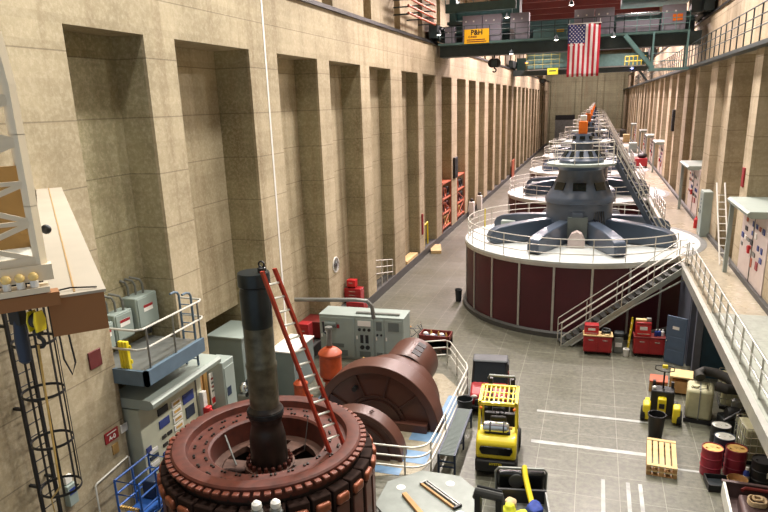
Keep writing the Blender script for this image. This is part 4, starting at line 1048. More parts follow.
# yellow pallet stacker
t = thing('pallet_stacker', 'yellow and black pallet stacker with a tiller handle, right of centre', 'stacker', (2.75,22.7,0), R(-6))
MB().box(-.38,-.1,.15,.38,.45,1.05).build('battery_case', 'black', t, bev=.05)
MB().box(-.14,-.34,.3,.14,-.08,.85).build('drive_cover', 'yellow', t, bev=.04); MB().box(-.09,-.37,.5,.09,-.33,.68).build('panel', 'black', t, smooth=False)
for x in (-.48,.48):
    MB().prism([(-.5,.08),(-.55,.3),(-.5,.62),(-.3,.72),(-.2,.7),(-.15,.08)], x-.12, x+.12, 'X').build('leg_cover', 'yellow', t, bev=.04)
    MB().box(x-.08,.0,.05,x+.08,1.2,.17).build('outrigger', 'yellow' if x < 0 else 'black', t, bev=.02)
    wheel(t, x*1.22, -.32, .25, .16)
for x in (-.3,.3): MB().box(x-.05,.3,.15,x+.05,.42,1.25).build('mast', 'black', t, smooth=False)
MB().bar((0,.25,1.0), (0,.1,1.75), .06, .06).build('tiller', 'black', t, smooth=False)
MB().tube([(-.12,.1,1.72),(-.3,.08,1.78),(-.3,.06,1.92),(-.08,.08,1.96),(.08,.08,1.96),(.3,.06,1.92),(.3,.08,1.78),(.12,.1,1.72)], .02, 7, closed=True).build('handle', 'black', t)
MB().box(-.09,.04,1.85,.09,.12,1.98).build('handle_head', 'yellow', t, bev=.02)
MB().sph((-.28,.05,1.1), .07, 10, 6).build('cap', 'white', t)

# ------------------------------------------------------------------ right-hand floor store
def pallet(name, label, loc, rz, w, l, layers=1):
    t = thing(name, label, 'pallet', loc, rz, None)
    for q in range(layers):
        z = q*.17
        for x in (-w/2+.05, 0, w/2-.05): MB().box(x-.05,-l/2,z+.02,x+.05,l/2,z+.12).build('stringer', 'wood_mid', t, smooth=False)
        n = 5
        for k in range(n):
            x = -w/2+.07+(w-.14)*k/(n-1); MB().box(x-.065,-l/2,z+.12,x+.065,l/2,z+.15).build('slat', 'wood', t, smooth=False)
        for y in (-l/2+.07,l/2-.07): MB().box(-w/2,y-.07,z+.15,w/2,y+.07,z+.17).build('cross_board', 'wood', t, smooth=False); MB().box(-w/2,y-.07,z,w/2,y+.07,z+.02).build('cross_board', 'wood_mid', t, smooth=False)
    return t
pallet('wooden_pallet', 'pale wooden slatted pallet lying alone on the open floor', (2.5,19.55,0), R(-4), .85, 1.75, 2)
def crate(label, loc, rz, d, m='wood'):
    t = thing('wooden_crate', label, 'crate', loc, rz); x, y, z = d[0]/2, d[1]/2, d[2]
    MB().box(-x,-y,z-.06,x,y,z).build('top', m, t, bev=.008)
    for sx in (-1,1):
        for sy in (-1,1): MB().box(sx*(x-.05)-.05,sy*(y-.05)-.05,0,sx*(x-.05)+.05,sy*(y-.05)+.05,z-.06).build('corner_post', 'wood_mid', t, smooth=False)
    MB().box(-x+.04,-y+.03,.08,x-.04,y-.03,z-.2).build('box', 'wood_mid', t, smooth=False)
crate('pale topped wooden crate behind the cream tank', (3.65,25.15,0), R(-8), (.8,.8,.75))
crate('low wooden crate half hidden behind the yellow stacker', (2.86,25.2,0), R(-6), (.65,.7,.45), 'scaf_orange')
t = thing('plastic_tank', 'cream square plastic tank with a dark hose lying on top', 'tank', (3.98,23.0,0), R(-8))
MB().box(-.45,-.5,0,.45,.5,.14).build('skid', 'black', t, smooth=False); MB().box(-.42,-.48,.14,.42,.48,1.22).build('body', 'tank_cream', t, bev=.09)
MB().lathe([(.12,1.22),(.12,1.27),(.01,1.28)], 16, (-.15,-.1,0), cap=False).build('cap', 'tank_cream', t)
for x in (0,): MB().box(x-.02,-.5,.14,x+.02,.5,1.24).build('strap', 'steel_grey', t, smooth=False)
MB().tube([(-.3,-.3,1.26),(-.05,-.42,1.27),(.2,-.3,1.27),(.2,.0,1.26)], .015, 6).build('cord', 'black', t)
hs = [(3.98,23.25,1.42),(3.95,23.45,1.5),(4.15,23.6,1.55),(4.5,23.5,1.55),(4.85,23.2,1.5),(5.05,22.9,1.4),(5.0,22.6,1.35),(4.7,22.5,1.4),(4.4,22.65,1.42)]
tag(MB().tube(hs, .17, 14).build('hose', 'hose_dark'), 'thick dark corrugated hose coiled on top of the cream tank', 'hose')
t = thing('machine_parts', 'dark heap-like engine with pipes beside the cream tank', 'engine', (4.85,22.3,0), R(10))
MB().box(-.3,-.35,0,.3,.35,.5).build('block', 'bin_dark', t, bev=.05); MB().lathe([(.2,-.2),(.24,-.1),(.24,.1),(.2,.2)], 18, (0,-.2,.7), axis='X').build('housing', 'black', t)
MB().tube([(-.3,-.3,.2),(-.35,-.5,.6),(.1,-.5,.9),(.3,-.2,.9)], .06, 8).build('pipe', 'black', t); MB().sph((.1,-.42,.62), .1, 10, 7).build('cap', 'lid_white', t)
MB().lathe([(.16,0),(.16,.5),(.1,.55)], 14, (.25,.2,.5)).build('cylinder', 'steel_grey', t)
def ibc(label, loc, rz):
    t = thing('caged_tank', label, 'tank', loc, rz, None)
    MB().box(-.55,-.5,0,.55,.5,.12).build('pallet_base', 'black', t, smooth=False); MB().box(-.51,-.46,.12,.51,.46,1.15).build('bottle', 'tank_cream', t, bev=.07)
    g = MB()
    for k in range(7):
        x = -.55+1.1*k/6
        g.tube([(x,-.5,.1),(x,-.5,1.2)], .012, 5).tube([(x,.5,.1),(x,.5,1.2)], .012, 5)
    for k in range(6):
        y = -.5+1.0*k/5; g.tube([(-.55,y,.1),(-.55,y,1.2)], .012, 5).tube([(.55,y,.1),(.55,y,1.2)], .012, 5)
    for z in (.15,.4,.65,.9,1.2): g.tube([(-.55,-.5,z),(.55,-.5,z),(.55,.5,z),(-.55,.5,z)], .014, 5, closed=True)
    g.build('cage', 'chrome', t)
    MB().lathe([(.14,1.15),(.14,1.2),(.01,1.21)], 16, cap=False).build('cap', 'white', t)
ibc('caged cream liquid tank under the gallery, nearer one behind the black drum', (5.35,20.6,0), R(4))
ibc('caged cream liquid tank under the gallery, farther one beyond the dark engine', (5.4,24.4,0), R(-4))
def drum(label, loc, m, lid, group='drums under the gallery'):
    t = thing('oil_drum', label, 'drum', loc, 0, group)
    MB().lathe([(.27,0),(.29,.02),(.29,.29),(.305,.31),(.29,.33),(.29,.58),(.305,.6),(.29,.62),(.29,.86),(.3,.88),(.29,.9),(.28,.9),(.28,.87)], 32, cap=False).build('body', m, t)
    l = MB().lathe([(.285,.87),(.01,.872)], 32, cap=False).build('lid', lid, t)
    MB().lathe([(.05,.87),(.05,.9),(.01,.9)], 12, (.15,.05,0), cap=False).build('bung', lid, l); MB().lathe([(.03,.87),(.03,.9),(.01,.9)], 10, (-.17,-.03,0), cap=False).build('bung', lid, l)
    return t
drum('red oil drum with a rusty lid, left of the two red drums', (3.84,19.24,.0), 'drum_red', 'lid_rust')
drum('red oil drum with a plain rusty lid, right of the two red drums', (4.5,19.36,.0), 'drum_red', 'lid_rust')
drum('dark drum with a white lid directly behind the red drums', (4.3,20.05,.0), 'navy', 'lid_white')
drum('dark drum with a pale lid, farthest of the upright drums', (4.32,20.8,.0), 'black', 'lid_white')
t = drum('black drum with a small white label beside the blue bottle', (5.1,18.85,.0), 'black', 'black')
MB().cbox((.12,-.285,.55), (.13,.02,.17), R(20)).build('label', 'white', t, smooth=False)
t = thing('bottle', 'blue plastic bottle with white top between red and black drums', 'bottle', (4.72,18.85,0))
MB().lathe([(.08,0),(.085,.02),(.085,.4),(.04,.5)], 18, cap=False).build('body', 'blue_cloth', t); MB().lathe([(.045,.5),(.045,.58),(.01,.59)], 12, cap=False).build('cap', 'white', t); MB().lathe([(.087,.1),(.087,.32)], 18, cap=False).build('label', 'white', t)
t = thing('drip_tray', 'black drip tray in front of the left red drum', 'tray', (3.95,18.55,0), R(4))
MB().box(-.32,-.32,0,.32,.32,.04).build('base', 'black', t, smooth=False)
for a in range(4): MB().cbox((.31*cos(PI/2*a),.31*sin(PI/2*a),.12), (.03,.65,.2), PI/2*a).build('side', 'black', t, smooth=False)
MB().box(-.26,-.26,.04,.26,.26,.1).build('grating', 'bin_dark', t, smooth=False)
t = thing('rusty_pan', 'rusty round pan tilted against the right red drum', 'pan', (4.45,18.62,.0), 0); t.scale = (.75,.75,.9)
MB().lathe([(.01,.16),(.3,.16),(.36,.34),(.37,.34),(.31,.14),(.01,.14)], 28, cap=False).build('bowl', 'wood_mid', t); MB().lathe([(.2,0),(.22,.15)], 20).build('stand', 'bin_dark', t)
t = thing('cargo_trolley', 'brown high-sided trolley at the bottom right corner', 'cart', (4.55,16.4,0), R(-3))
MB().box(-.8,-1.0,.45,.9,.8,.55).build('bed', 'cart_brown', t, smooth=False)
MB().box(-.8,.74,.55,.9,.8,1.0).build('side_board', 'cart_brown', t, smooth=False); MB().box(-.82,-1.0,.55,-.76,.8,1.0).build('side_board', 'lid_white', t, smooth=False)
MB().box(-.85,.72,.96,.95,.83,1.02).build('top_rail', 'cart_brown', t, bev=.01)
MB().box(-.5,-.95,.55,.9,.35,.95).build('seat_box', 'cart_brown', t, bev=.08)
MB().tube([(-.4,.45,.98),(-.3,.55,1.0),(.4,.55,1.0),(.5,.45,.98)], .05, 8).build('grab_rail', 'dark_red', t)
for x in (-.6,.7):
    for y in (-.75,.6): wheel(t, x, y, .24, .16)
mb = MB()
for k in range(4): mb.tube([(.2*cos(2*PI*i/18)*(1 if k < 3 else .5), .2*sin(2*PI*i/18)*(1 if k < 3 else .5), .03+.045*k+.015*sin(6*PI*i/18)) for i in range(18)], .03, 7, closed=True)
tag(mb.build('rope_coil', 'beige_rope', loc=(4.42,16.35,.955)), 'coil of pale rope on the brown trolley', 'rope')

# along the first generator's wall
def chest(label, loc, rz, w, m_top):
    t = thing('tool_chest', label, 'tool chest', loc, rz, None)
    MB().box(-w/2,-.3,.14,w/2,.3,.88).build('body', 'red', t, bev=.02)
    for k, x in enumerate((-w/4,w/4)):
        q = MB().box(x-w/4+.03,-.32,.18,x+w/4-.03,-.3,.84).build('door', 'red', t, bev=.006); MB().box(x-.1,-.345,.7,x+.1,-.32,.73).build('handle', 'chrome', q, smooth=False)
    MB().box(-w/2-.03,-.33,.88,w/2+.03,.33,.93).build('worktop', m_top, t, bev=.01)
    for x in (-w/2+.1,w/2-.1):
        for y in (-.22,.22): MB().lathe([(.065,-.025),(.065,.025)], 14, (x,y,.065), axis='Y').build('caster', 'rubber', t)
chest('red tool chest with a wooden top, nearer the staircase foot', (.58,28.55,0), R(2), 1.2, 'wood')
chest('red tool chest with a dark top beside the open blue door', (2.72,28.8,0), R(2), 1.25, 'dark_red')
def toolbox(label, loc, d, rz=R(2)):
    t = thing('toolbox', label, 'toolbox', loc, rz); x, y, z = d[0]/2, d[1]/2, d[2]
    MB().box(-x,-y,0,x,y,z*.8).build('body', 'bright_red', t, bev=.02); MB().box(-x,-y,z*.8,x,y,z).build('lid', 'red', t, bev=.02)
    MB().box(-x*.5,-y-.01,z*.45,x*.5,-y,z*.7).build('label', 'white', t, smooth=False); MB().box(-x*.8,-y-.015,z*.15,x*.8,-y,z*.2).build('trim_strip', 'chrome', t, smooth=False)
toolbox('red toolbox with white labels on the wooden topped tool chest', (.3,28.55,.93), (.6,.45,.42))
toolbox('tall red toolbox on the tool chest beside the blue door', (2.45,28.82,.93), (.62,.45,.62))
tag(MB().tube([(.17*cos(2*PI*i/16*1)*1, .17*sin(2*PI*i/16), .05+.004*i) for i in range(40)], .04, 7).build('hose_coil', 'bin_dark', loc=(.92,28.55,.93)), 'dark coiled hose on the wooden topped tool chest', 'hose')
for i, (x, m_, nm, lb) in enumerate(((2.98,'blue_cloth','spray_can','blue can beside the tall red toolbox, left of three'),(3.12,'blue_cloth','spray_can','blue can beside the tall red toolbox, middle of three'),(3.25,'white','jug','white jug beside the tall red toolbox, right of three'))):
    t = thing(nm, lb, 'can', (x,28.75+.03*i,.93)); MB().lathe([(.065,0),(.07,.02),(.07,.2),(.03,.25)], 14, cap=False).build('body', m_, t); MB().lathe([(.03,.25),(.03,.3),(.01,.31)], 10, cap=False).build('cap', 'white', t)
tag(MB().box(-.22,-.12,0,.22,.12,.1).build('tool_tray', 'wood', loc=(2.35,28.82,1.55), bev=.02), 'tan tool tray on top of the tall red toolbox', 'tray')
tag(MB().box(-.1,-.1,0,.1,.1,.16).build('steel_tin', 'steel_grey', loc=(2.66,28.82,1.55), bev=.02), 'grey tin on top of the tall red toolbox', 'tin')
t = thing('trash_can', 'small steel waste can between the two red tool chests', 'bin', (1.48,28.9,0))
MB().box(-.2,-.2,0,.2,.2,.75).build('body', 'steel_grey', t, bev=.04); MB().box(-.21,-.21,.75,.21,.21,.95).build('lid', 'bin_dark', t, bev=.05); MB().box(-.14,-.215,.3,.14,-.2,.5).build('label', 'white', t, smooth=False)
bucket('bucket', 'white bucket beside the yellow step ladder', (1.8,28.45,0), .12, .32, 'white', 'bucket')
t = thing('step_ladder', 'folded yellow step ladder leaning at the taller tool chest', 'ladder', (1.88,28.85,0), R(2))
for y in (-.16,.16): MB().bar((-.02,y,0), (.12,y+.05,1.6), .05, .05).build('side_rail', 'yellow', t, smooth=False)
for k in range(5): f = (k+.7)/5.5; MB().bar((-.02+.14*f,-.16+.05*f,1.6*f), (-.02+.14*f,.16+.05*f,1.6*f), .04, .03).build('step', 'wood', t, smooth=False)
t = thing('blue_door', 'open blue-grey panel door with a white notice under the gallery', 'door', (4.05,27.75,0), math.atan2(.45,-.72))
MB().box(0,-.03,.02,.85,.03,2.1).build('leaf', 'door_blue', t, bev=.01)
for z0, z1 in ((.12,.6),(.7,1.2),(1.3,2.0)):
    for s_ in (-1,1): MB().box(.1,s_*.03-.008,z0,.75,s_*.03+.008,z1).build('panel', 'door_blue', t, bev=.006)
MB().box(.3,.036,1.55,.58,.045,1.68).build('notice', 'white', t, smooth=False); MB().tube([(.78,-.09,1.0),(.78,.09,1.0)], .03, 8).build('knob', 'chrome', t)

# ------------------------------------------------------------------ bridge cranes
def lamp(name, label, loc, m='lamp_glow', r=.16, group=None):
    t = thing(name, label, 'lamp', loc, 0, group)
    MB().lathe([(r,-.02),(r*1.1,0),(r*.8,.16),(r*.3,.24),(.02,.3)], 16, cap=False).build('shade', 'crane_dark', t); MB().lathe([(.01,-.03),(r*.95,-.02)], 16, cap=False).build('lens', m, t); MB().sph((0,0,-.01), r*.6, 10, 6, (1,1,.6)).build('bulb', m, t)
    return t
def rails(t, x0, x1, y, z, n, m='crane_dark', h=1.1):
    mb = MB()
    for k in (.4,.75,h): mb.tube([(x0,y,z+k),(x1,y,z+k)], .025, 6)
    mb.build('handrail', m, t)
    p0 = None
    for k in range(n+1):
        p = (x0+(x1-x0)*k/n, y, z)
        if p0 is None: p0 = MB().tube([(0,0,0),(0,0,h)], .028, 6).build('post', m, t, p)
        else: share(p0, p)
Y0 = 49.3
t = thing('bridge_crane', 'nearer green bridge crane spanning the hall, with grey cabinets on its walkway', 'crane', (0,Y0,15.0))
MB().box(-11.4,.5,-.75,6.3,1.7,.1).build('front_girder', 'crane_dark', t, smooth=False); MB().box(-11.4,4.6,-.5,6.3,5.6,1.3).build('rear_girder', 'crane_dark', t, smooth=False)
MB().box(-11.3,-.45,.0,5.5,.5,.14).build('walkway', 'crane_green', t, smooth=False)
rails(t, -11.2, 1.4, -.4, .14, 14); rails(t, 1.4, 5.4, -.4, .14, 5, 'crane_teal')
MB().box(-11.2,1.7,1.2,6.3,2.0,1.5).build('trolley_rail', 'crane_teal', t, smooth=False); MB().box(-11.2,4.2,1.2,6.3,4.5,1.5).build('trolley_rail', 'crane_teal', t, smooth=False)
for x0, x1, z1 in ((-9.6,-8.2,1.95),(-8.15,-6.85,1.95),(-6.2,-4.9,1.92),(-1.85,-.55,1.85),(-.5,.75,1.85),(3.75,5.2,1.75),(-10.9,-10.2,1.3)):
    q = MB().box(x0,.0,.16,x1,.75,z1).build('electrical_cabinet', 'crane_box', t, bev=.02)
    for k in range(2): MB().box(x0+.2+.55*k,-.02,z1-.45,x0+.3+.55*k,0,z1-.35).build('indicator', 'white', q, smooth=False)
MB().box(4.4,-.03,.75,5.0,.0,1.15).build('warning_plate', 'orange', t, smooth=False)
MB().tube([(.9,.4,1.35),(3.6,.4,1.35)], .13, 14).build('cable_drum', 'chrome', t); MB().box(.9,.1,.2,3.6,.6,.95).build('drive_case', 'crane_box', t, bev=.03)
MB().box(-4.6,.2,.16,-2.3,.6,.75).build('motor_case', 'crane_teal', t, bev=.04); MB().box(-3.0,.0,.5,-2.5,.4,.66).build('amber_box', 'yellow_sign', t, bev=.02)
for x in (-11.65, 6.45):
    zz = .55 if x < 0 else 1.2
    MB().box(x-.3,-.6,zz,x+.3,6.2,zz+.9).build('end_truck', 'crane_dark', t, smooth=False)
    for y in (-.2,1.0,4.8,5.8): MB().lathe([(.34,-.08),(.38,-.06),(.38,.06),(.34,.08)], 20, (x-.2 if x < 0 else x+.23,y,zz-.17 if x<0 else zz+.27), axis='X').build('wheel', 'black', t)
# trolley with hoist, upper left, and machinery house upper right
MB().box(-11.0,1.2,1.55,-5.8,5.0,1.75).box(-11.0,.6,2.3,-5.9,.9,2.9).build('trolley_frame', 'crane_green', t, smooth=False)
MB().tube([(-10.5,2.8,2.5),(-6.4,2.8,2.5)], .55, 18).build('hoist_drum', 'crane_teal', t); MB().box(-11.0,2.0,1.75,-10.5,3.6,3.4).build('gear_case', 'crane_green', t, bev=.03); MB().box(-6.3,2.0,1.75,-5.8,3.6,3.4).build('gear_case', 'crane_green', t, bev=.03)
mb = MB()
for k in (.5,1.0): mb.tube([(-11.0,.7,2.9+k),(-5.9,.7,2.9+k)], .03, 6)
for k in range(6): mb.tube([(-11.0+1.02*k,.7,2.9),(-11.0+1.02*k,.7,3.9)], .03, 6)
mb.build('handrail', 'crane_teal', t)
MB().box(1.2,1.0,2.2,5.6,4.6,4.2).build('machinery_house', 'crane_teal', t, bev=.05); MB().box(5.5,.2,1.2,6.6,1.6,3.4).build('cab', 'crane_dark', t, bev=.04)
# hanging service platform on the right
for x in (3.3,5.4):
    for y in (-.4,.9): MB().box(x-.06,y-.06,-2.25,x+.06,y+.06,.1).build('hanger', 'crane_teal', t, smooth=False)
MB().box(3.1,-.5,-2.35,5.6,1.0,-2.2).build('platform', 'crane_teal', t, smooth=False)
for y in (-.42,.3): MB().bar((1.5,y,.0), (3.4,y,-2.2), .09, .26).build('stair_stringer', 'crane_teal', t, smooth=False)
for k in range(8): c = Vector((1.5,-.06,0)).lerp(Vector((3.4,-.06,-2.2)), (k+.5)/8); MB().box(c.x-.14,-.4,c.z-.02,c.x+.14,.3,c.z+.02).build('stair_tread', 'crane_dark', t, smooth=False)
mb = MB()
for k in (.45,.95): mb.tube([(3.3,-.42,-2.2+k),(5.4,-.42,-2.2+k)], .025, 6)
mb.build('handrail', 'crane_teal', t)
MB().tube([(-7.4,.9,-.7),(-7.4,.9,-1.0)], .05, 6).build('hoist_rope', 'black', t)
def hook(label, loc):
    h = thing('crane_hook', label, 'hook', loc)
    MB().lathe([(.28,-.12),(.32,-.05),(.32,.05),(.28,.12)], 20, (-.16,0,0), axis='Y').build('sheave', 'black', h); MB().lathe([(.28,-.12),(.32,-.05),(.32,.05),(.28,.12)], 20, (.16,0,0), axis='Y').build('sheave', 'black', h)
    MB().box(-.2,-.16,-.22,.2,.16,.22).build('block', 'crane_dark', h, bev=.03)
    MB().tube([(0,0,-.2),(0,0,-.36)]+[(.13*sin(R(a)), 0, -.5+.13*cos(R(a))) for a in range(0,270,30)], .05, 8).build('hook', 'black', h)
hook('black hook block hanging from the nearer bridge crane at the left', (-7.4,Y0+.9,13.7))
s = thing('crane_sign', 'yellow sign with black lettering P&H on the nearer bridge crane', 'sign', (-8.48,Y0-.5,15.5), 0)
MB().box(-.88,-.03,-.48,.88,.0,.48).build('plate', 'yellow_sign', s, smooth=False)
text('lettering', 'P&H', .46, 'black', s, face_my(.0,-.035,.24), bold=.012)
text('lettering', 'C-9458', .2, 'plate_maroon', s, face_my(-.3,-.035,-.04), bold=.004)
for k in range(2): MB().box(-.7,-.035,-.26-.13*k,.6+.1*k,-.03,-.2-.13*k).build('text_line', 'plate_maroon', s, smooth=False)
for x, z, lb in ((-11.2,15.75,'floodlight at the left end of the nearer bridge crane'),(-6.35,16.6,'floodlight between the grey cabinets on the nearer crane'),(-6.0,14.2,'floodlight under the girder below the nearer crane walkway'),(-2.95,14.95,'white bell lamp left of the flag'),(.75,14.95,'lamp just right of the flag'),(-2.05,17.1,'floodlight above the flag')):
    lamp('floodlight', lb, (x,Y0-.62,z))
# flag, hung lengthwise with the blue field at the upper left
f = thing('flag', 'large stars and stripes flag hanging lengthwise from the nearer bridge crane', 'flag', (-2.16,Y0-.9,12.45))
W_, H_ = 2.08, 3.36
def wav(x, z): return .05*sin(5*x+1.3*z)+.03*sin(9*x)*(1-z/H_)
mb = MB(); nz = 14
for i in range(13):
    for a in range(2):
        for k in range(nz):
            x0 = W_*(i+a*.5)/13; x1 = W_*(i+.5+a*.5)/13; z0 = H_*k/nz; z1 = H_*(k+1)/nz
            can = i < 7 and z0 >= H_*.6-1e-6
            if i < 7 and z0 < H_*.6 < z1: z1 = z1
            mb.add([(x0,wav(x0,z0),z0),(x1,wav(x1,z0),z0),(x1,wav(x1,z1),z1),(x0,wav(x0,z1),z1)], [(0,1,2,3)], 2 if can else i%2)
cl = mb.build('cloth', ['flag_red','flag_white','flag_blue'], f)
so = cl.modifiers.new('solid', 'SOLIDIFY'); so.thickness = .012
mb = MB(); cw2 = W_*7/13; ch = H_*.6
for r in range(11):
    for c in range(5 if r%2 == 0 else 4):
        x = cw2*((c+.5)/5 if r%2 == 0 else (c+1)/5); z = H_*.585+H_*.415*(r+.7)/11.4; y = wav(x,z)-.02
        pts = []
        for k in range(10):
            rr = .062 if k%2 == 0 else .026; a = PI/2+PI*k/5; pts.append((x+rr*cos(a), y, z+rr*sin(a)))
        mb.add(pts, [tuple(range(10))])
mb.build('stars', 'flag_white', f, smooth=False)
MB().tube([(-.05,0,H_+.03),(W_+.05,0,H_+.03)], .03, 8).build('header_rod', 'white', f)
for x in (.05,W_-.05): MB().tube([(x,0,H_),(x,.35,H_+.35)], .01, 5).build('cord', 'white', f)

Y1 = 95.
t = thing('bridge_crane', 'farther bridge crane with yellow railings deep in the hall', 'crane', (0,Y1,14.9))
MB().box(-11.4,0,-.65,6.3,1.6,.1).build('front_girder', 'crane_dark', t, smooth=False); MB().box(-11.4,4,-.5,6.3,5.4,1.9).build('rear_girder', 'crane_teal', t, smooth=False)
MB().box(-9.5,.2,.2,-3.5,1.4,2.4).build('machinery_house', 'crane_teal', t, bev=.05); MB().box(-1.6,.4,.1,5.2,1.5,1.6).build('machinery_house', 'crane_teal', t, bev=.05)
mb = MB()
for k in (.6,1.2,1.8,2.4): mb.tube([(-9.6,-.4,.1+k),(-5.2,-.4,.1+k)], .04, 6)
for k in range(5): mb.tube([(-9.6+1.1*k,-.4,.1),(-9.6+1.1*k,-.4,2.5)], .04, 6)
mb.build('railing', 'olive_yellow', t)
mb = MB()
for k in (.5,1.1): mb.tube([(3.1,-.4,.1+k),(5.6,-.4,.1+k)], .06, 6)
for k in range(6): mb.tube([(3.1+.5*k,-.4,.1),(3.1+.5*k,-.4,1.2)], .05, 6)
mb.build('railing', 'yellow', t)
MB().box(-9.7,-.5,-.05,5.7,.1,.1).build('walkway', 'steel_grey', t, smooth=False)
for x in (-11.65,6.45): MB().box(x-.3,-.6,.5 if x < 0 else 1.3,x+.3,6,1.4 if x < 0 else 2.2).build('end_truck', 'crane_dark', t, smooth=False)
MB().bar((4.6,0,-.1),(6.0,0,-1.9), .2, .2).bar((4.6,1,-.1),(6.0,1,-1.9), .2, .2).build('brace', 'crane_dark', t, smooth=False)
s = thing('crane_sign', 'small plain yellow sign on the farther bridge crane', 'sign', (-6.05,Y1-.6,14.65))
MB().box(-.7,-.03,-.42,.7,0,.42).build('plate', 'lemon', s, smooth=False); MB().box(-.45,-.04,.0,.45,-.03,.14).build('text_line', 'crane_dark', s, smooth=False)
hook('hook block hanging from the farther bridge crane', (-7.4,Y1+.5,13.5))
for x, z, mm, lb in ((-9.5,15.9,'lamp_amber','amber lamp at the left end of the farther crane'),(-2.6,14.7,'lamp_blue','bluish lamp below the flag on the farther crane'),(4.0,14.6,'lamp_blue','bluish lamp at the right end of the farther crane')): lamp('floodlight', lb, (x,Y1-.9,z), mm, .28)
for k in range(3): lamp('roof_lamp', ['nearest','middle','farthest'][k]+' of three small roof lamps seen between the cranes', (-6.3,112+12*k,20.2), 'lamp_glow', .35)

# red conductor pipes on the upper left wall
p0 = None
for k in range(4):
    o = MB().tube([(-11.2,40.5,16.3+.42*k),(-11.2,47.5,16.3+.42*k)], .07, 8).build('conductor_pipe', 'scaf_orange')
    tag(o, ['lowest','second lowest','second highest','highest'][k]+' of four orange-red conductor pipes above the left wall ledge', 'pipe', 'conductor pipes')
    for y in (41,44,47): MB().box(-12.3,y,16.26+.42*k,-11.2,y+.06,16.34+.42*k).build('bracket', 'crane_dark', o, smooth=False)

# ------------------------------------------------------------------ gallery along the right wall: hooded boards
def hooded(y, label, rich):
    t = thing('control_board', label, 'control panel', (XR,y,DZ), 0)
    MB().box(-.03,-2.15,0,.28,2.15,3.0).build('board', 'pale_pink', t, smooth=False)
    MB().prism([(.9,2.95),(-.55,2.95),(-.68,3.02),(-.7,3.12),(-.62,3.2),(.9,3.2)], -1.75, 2.2, 'Y').build('hood', 'hood_grey', t)
    MB().box(-.06,-.02,.0,-.03,.02,2.7).build('door_edge', 'steel_grey', t, smooth=False)
    rn = random.Random(int(y))
    for j in range(4):
        for k in range(7):
            yy_ = 1.8-.55*k; z = 1.35+.36*j
            if rn.random() < .25: continue
            m_ = rn.choice(['blue_label','white','black','blue_label','scaf_orange','steel_grey']); w_ = rn.uniform(.1,.2); h_ = rn.uniform(.06,.11)
            MB().box(-.06,yy_-w_,z-h_,-.03,yy_+w_,z+h_).build('meter' if m_ == 'white' else 'nameplate', m_, t, smooth=False)
    MB().box(-.14,.2,1.25,-.03,.42,1.55).build('telephone', 'bright_red', t, bev=.02); MB().box(-.05,-.25,.8,-.03,.0,1.15).build('tag', 'scaf_orange', t, smooth=False); MB().box(-.07,-1.2,.9,-.03,-.9,1.2).build('switch', 'sign_red', t, smooth=False)
    MB().box(-.58,2.05,0,-.42,2.2,2.95).build('support_post', 'cab_grey', t, smooth=False)
for i, (y, lb) in enumerate(((27.6,'nearest hooded control board on the right gallery wall'),(44.6,'second nearest hooded control board on the right gallery wall'),(67.7,'third hooded control board from the front on the right gallery wall'),(79.3,'fourth hooded control board from the front on the right gallery wall'),(90.9,'fifth hooded control board from the front on the right gallery wall'),(114.1,'farthest hooded control board on the right gallery wall'))): hooded(y, lb, i < 2)
t = thing('locker', 'tall grey locker on the gallery beyond the white ladder', 'locker', (5.78,37.8,DZ), 0); t.scale = (.7,.55,1)
MB().box(-.3,-1.0,0,.35,1.0,2.4).build('body', 'cab_grey', t, bev=.03)
for y in (-.5,.5): MB().box(-.33,y-.46,.08,-.3,y+.46,2.32).build('door', 'cab_grey', t, bev=.01); MB().box(-.37,y+.3,1.2,-.33,y+.36,1.4).build('handle', 'black', t, smooth=False)
for k in range(3): MB().box(-.345,-.15,1.5+.2*k,-.33,.1,1.6+.2*k).build('label', 'navy', t, smooth=False)
t = thing('white_ladder', 'white ladder standing against the pillar between locker and nearest hooded board', 'ladder', (5.75,31.0,DZ), R(0))
for x in (-.28,.06): MB().tube([(x+.1,0,0),(x,2.1,3.1),(x,2.3,3.35)], .035, 7).build('side_rail', 'white', t)
for k in range(10): f_ = (k+.6)/10.5; MB().tube([(-.18-.1*f_,2.1*f_,3.1*f_),(.16-.1*f_,2.1*f_,3.1*f_)], .02, 6).build('rung', 'white', t)
tag(MB().lathe([(.11,0),(.12,.02),(.12,.5),(.04,.6),(.04,.68),(.01,.69)], 14, cap=False).build('fire_extinguisher', 'bright_red', loc=(5.7,39.9,DZ)), 'red fire extinguisher on the gallery floor by the pillar behind the locker', 'fire extinguisher')
tag(MB().box(XR-.06,30.5,7.2,XR,30.9,8.0).build('hose_cabinet', 'sign_red', bev=.01), 'red box high on the pillar above the white ladder', 'box')
for x, y0, y1, z0, z1, lb in ((XR,58.5,59.3,8.2,9.9,'tall black speaker panel on a right wall pillar'),(XL,55.8,57.3,4.6,6.4,'tall black speaker panel on a left wall pillar above the orange racks')):
    t = thing('wall_speaker', lb, 'speaker', (x, (y0+y1)/2, z0)); sg = -1 if x > 0 else 1
    MB().box(min(0,sg*.2),-(y1-y0)/2+.1,0,max(0,sg*.2),(y1-y0)/2-.1,z1-z0).build('cabinet', 'black', t, bev=.03); 
    for k in range(3): MB().box(min(sg*.2,sg*.22),-.22,.12+(z1-z0-.2)*k/3,max(sg*.2,sg*.22),.22,(z1-z0-.1)*(k+1)/3-.05).build('grille', 'bin_dark', t, smooth=False)
t = thing('service_cart', 'red service cart with dark load on the far gallery floor', 'cart', (4.75,75.,DZ))
MB().box(-.6,-.9,.2,.6,.9,1.0).build('body', 'red', t, bev=.04); MB().sph((.1,.0,1.25), .5, 12, 8, (1,1.2,.6)).build('load', 'black', t)
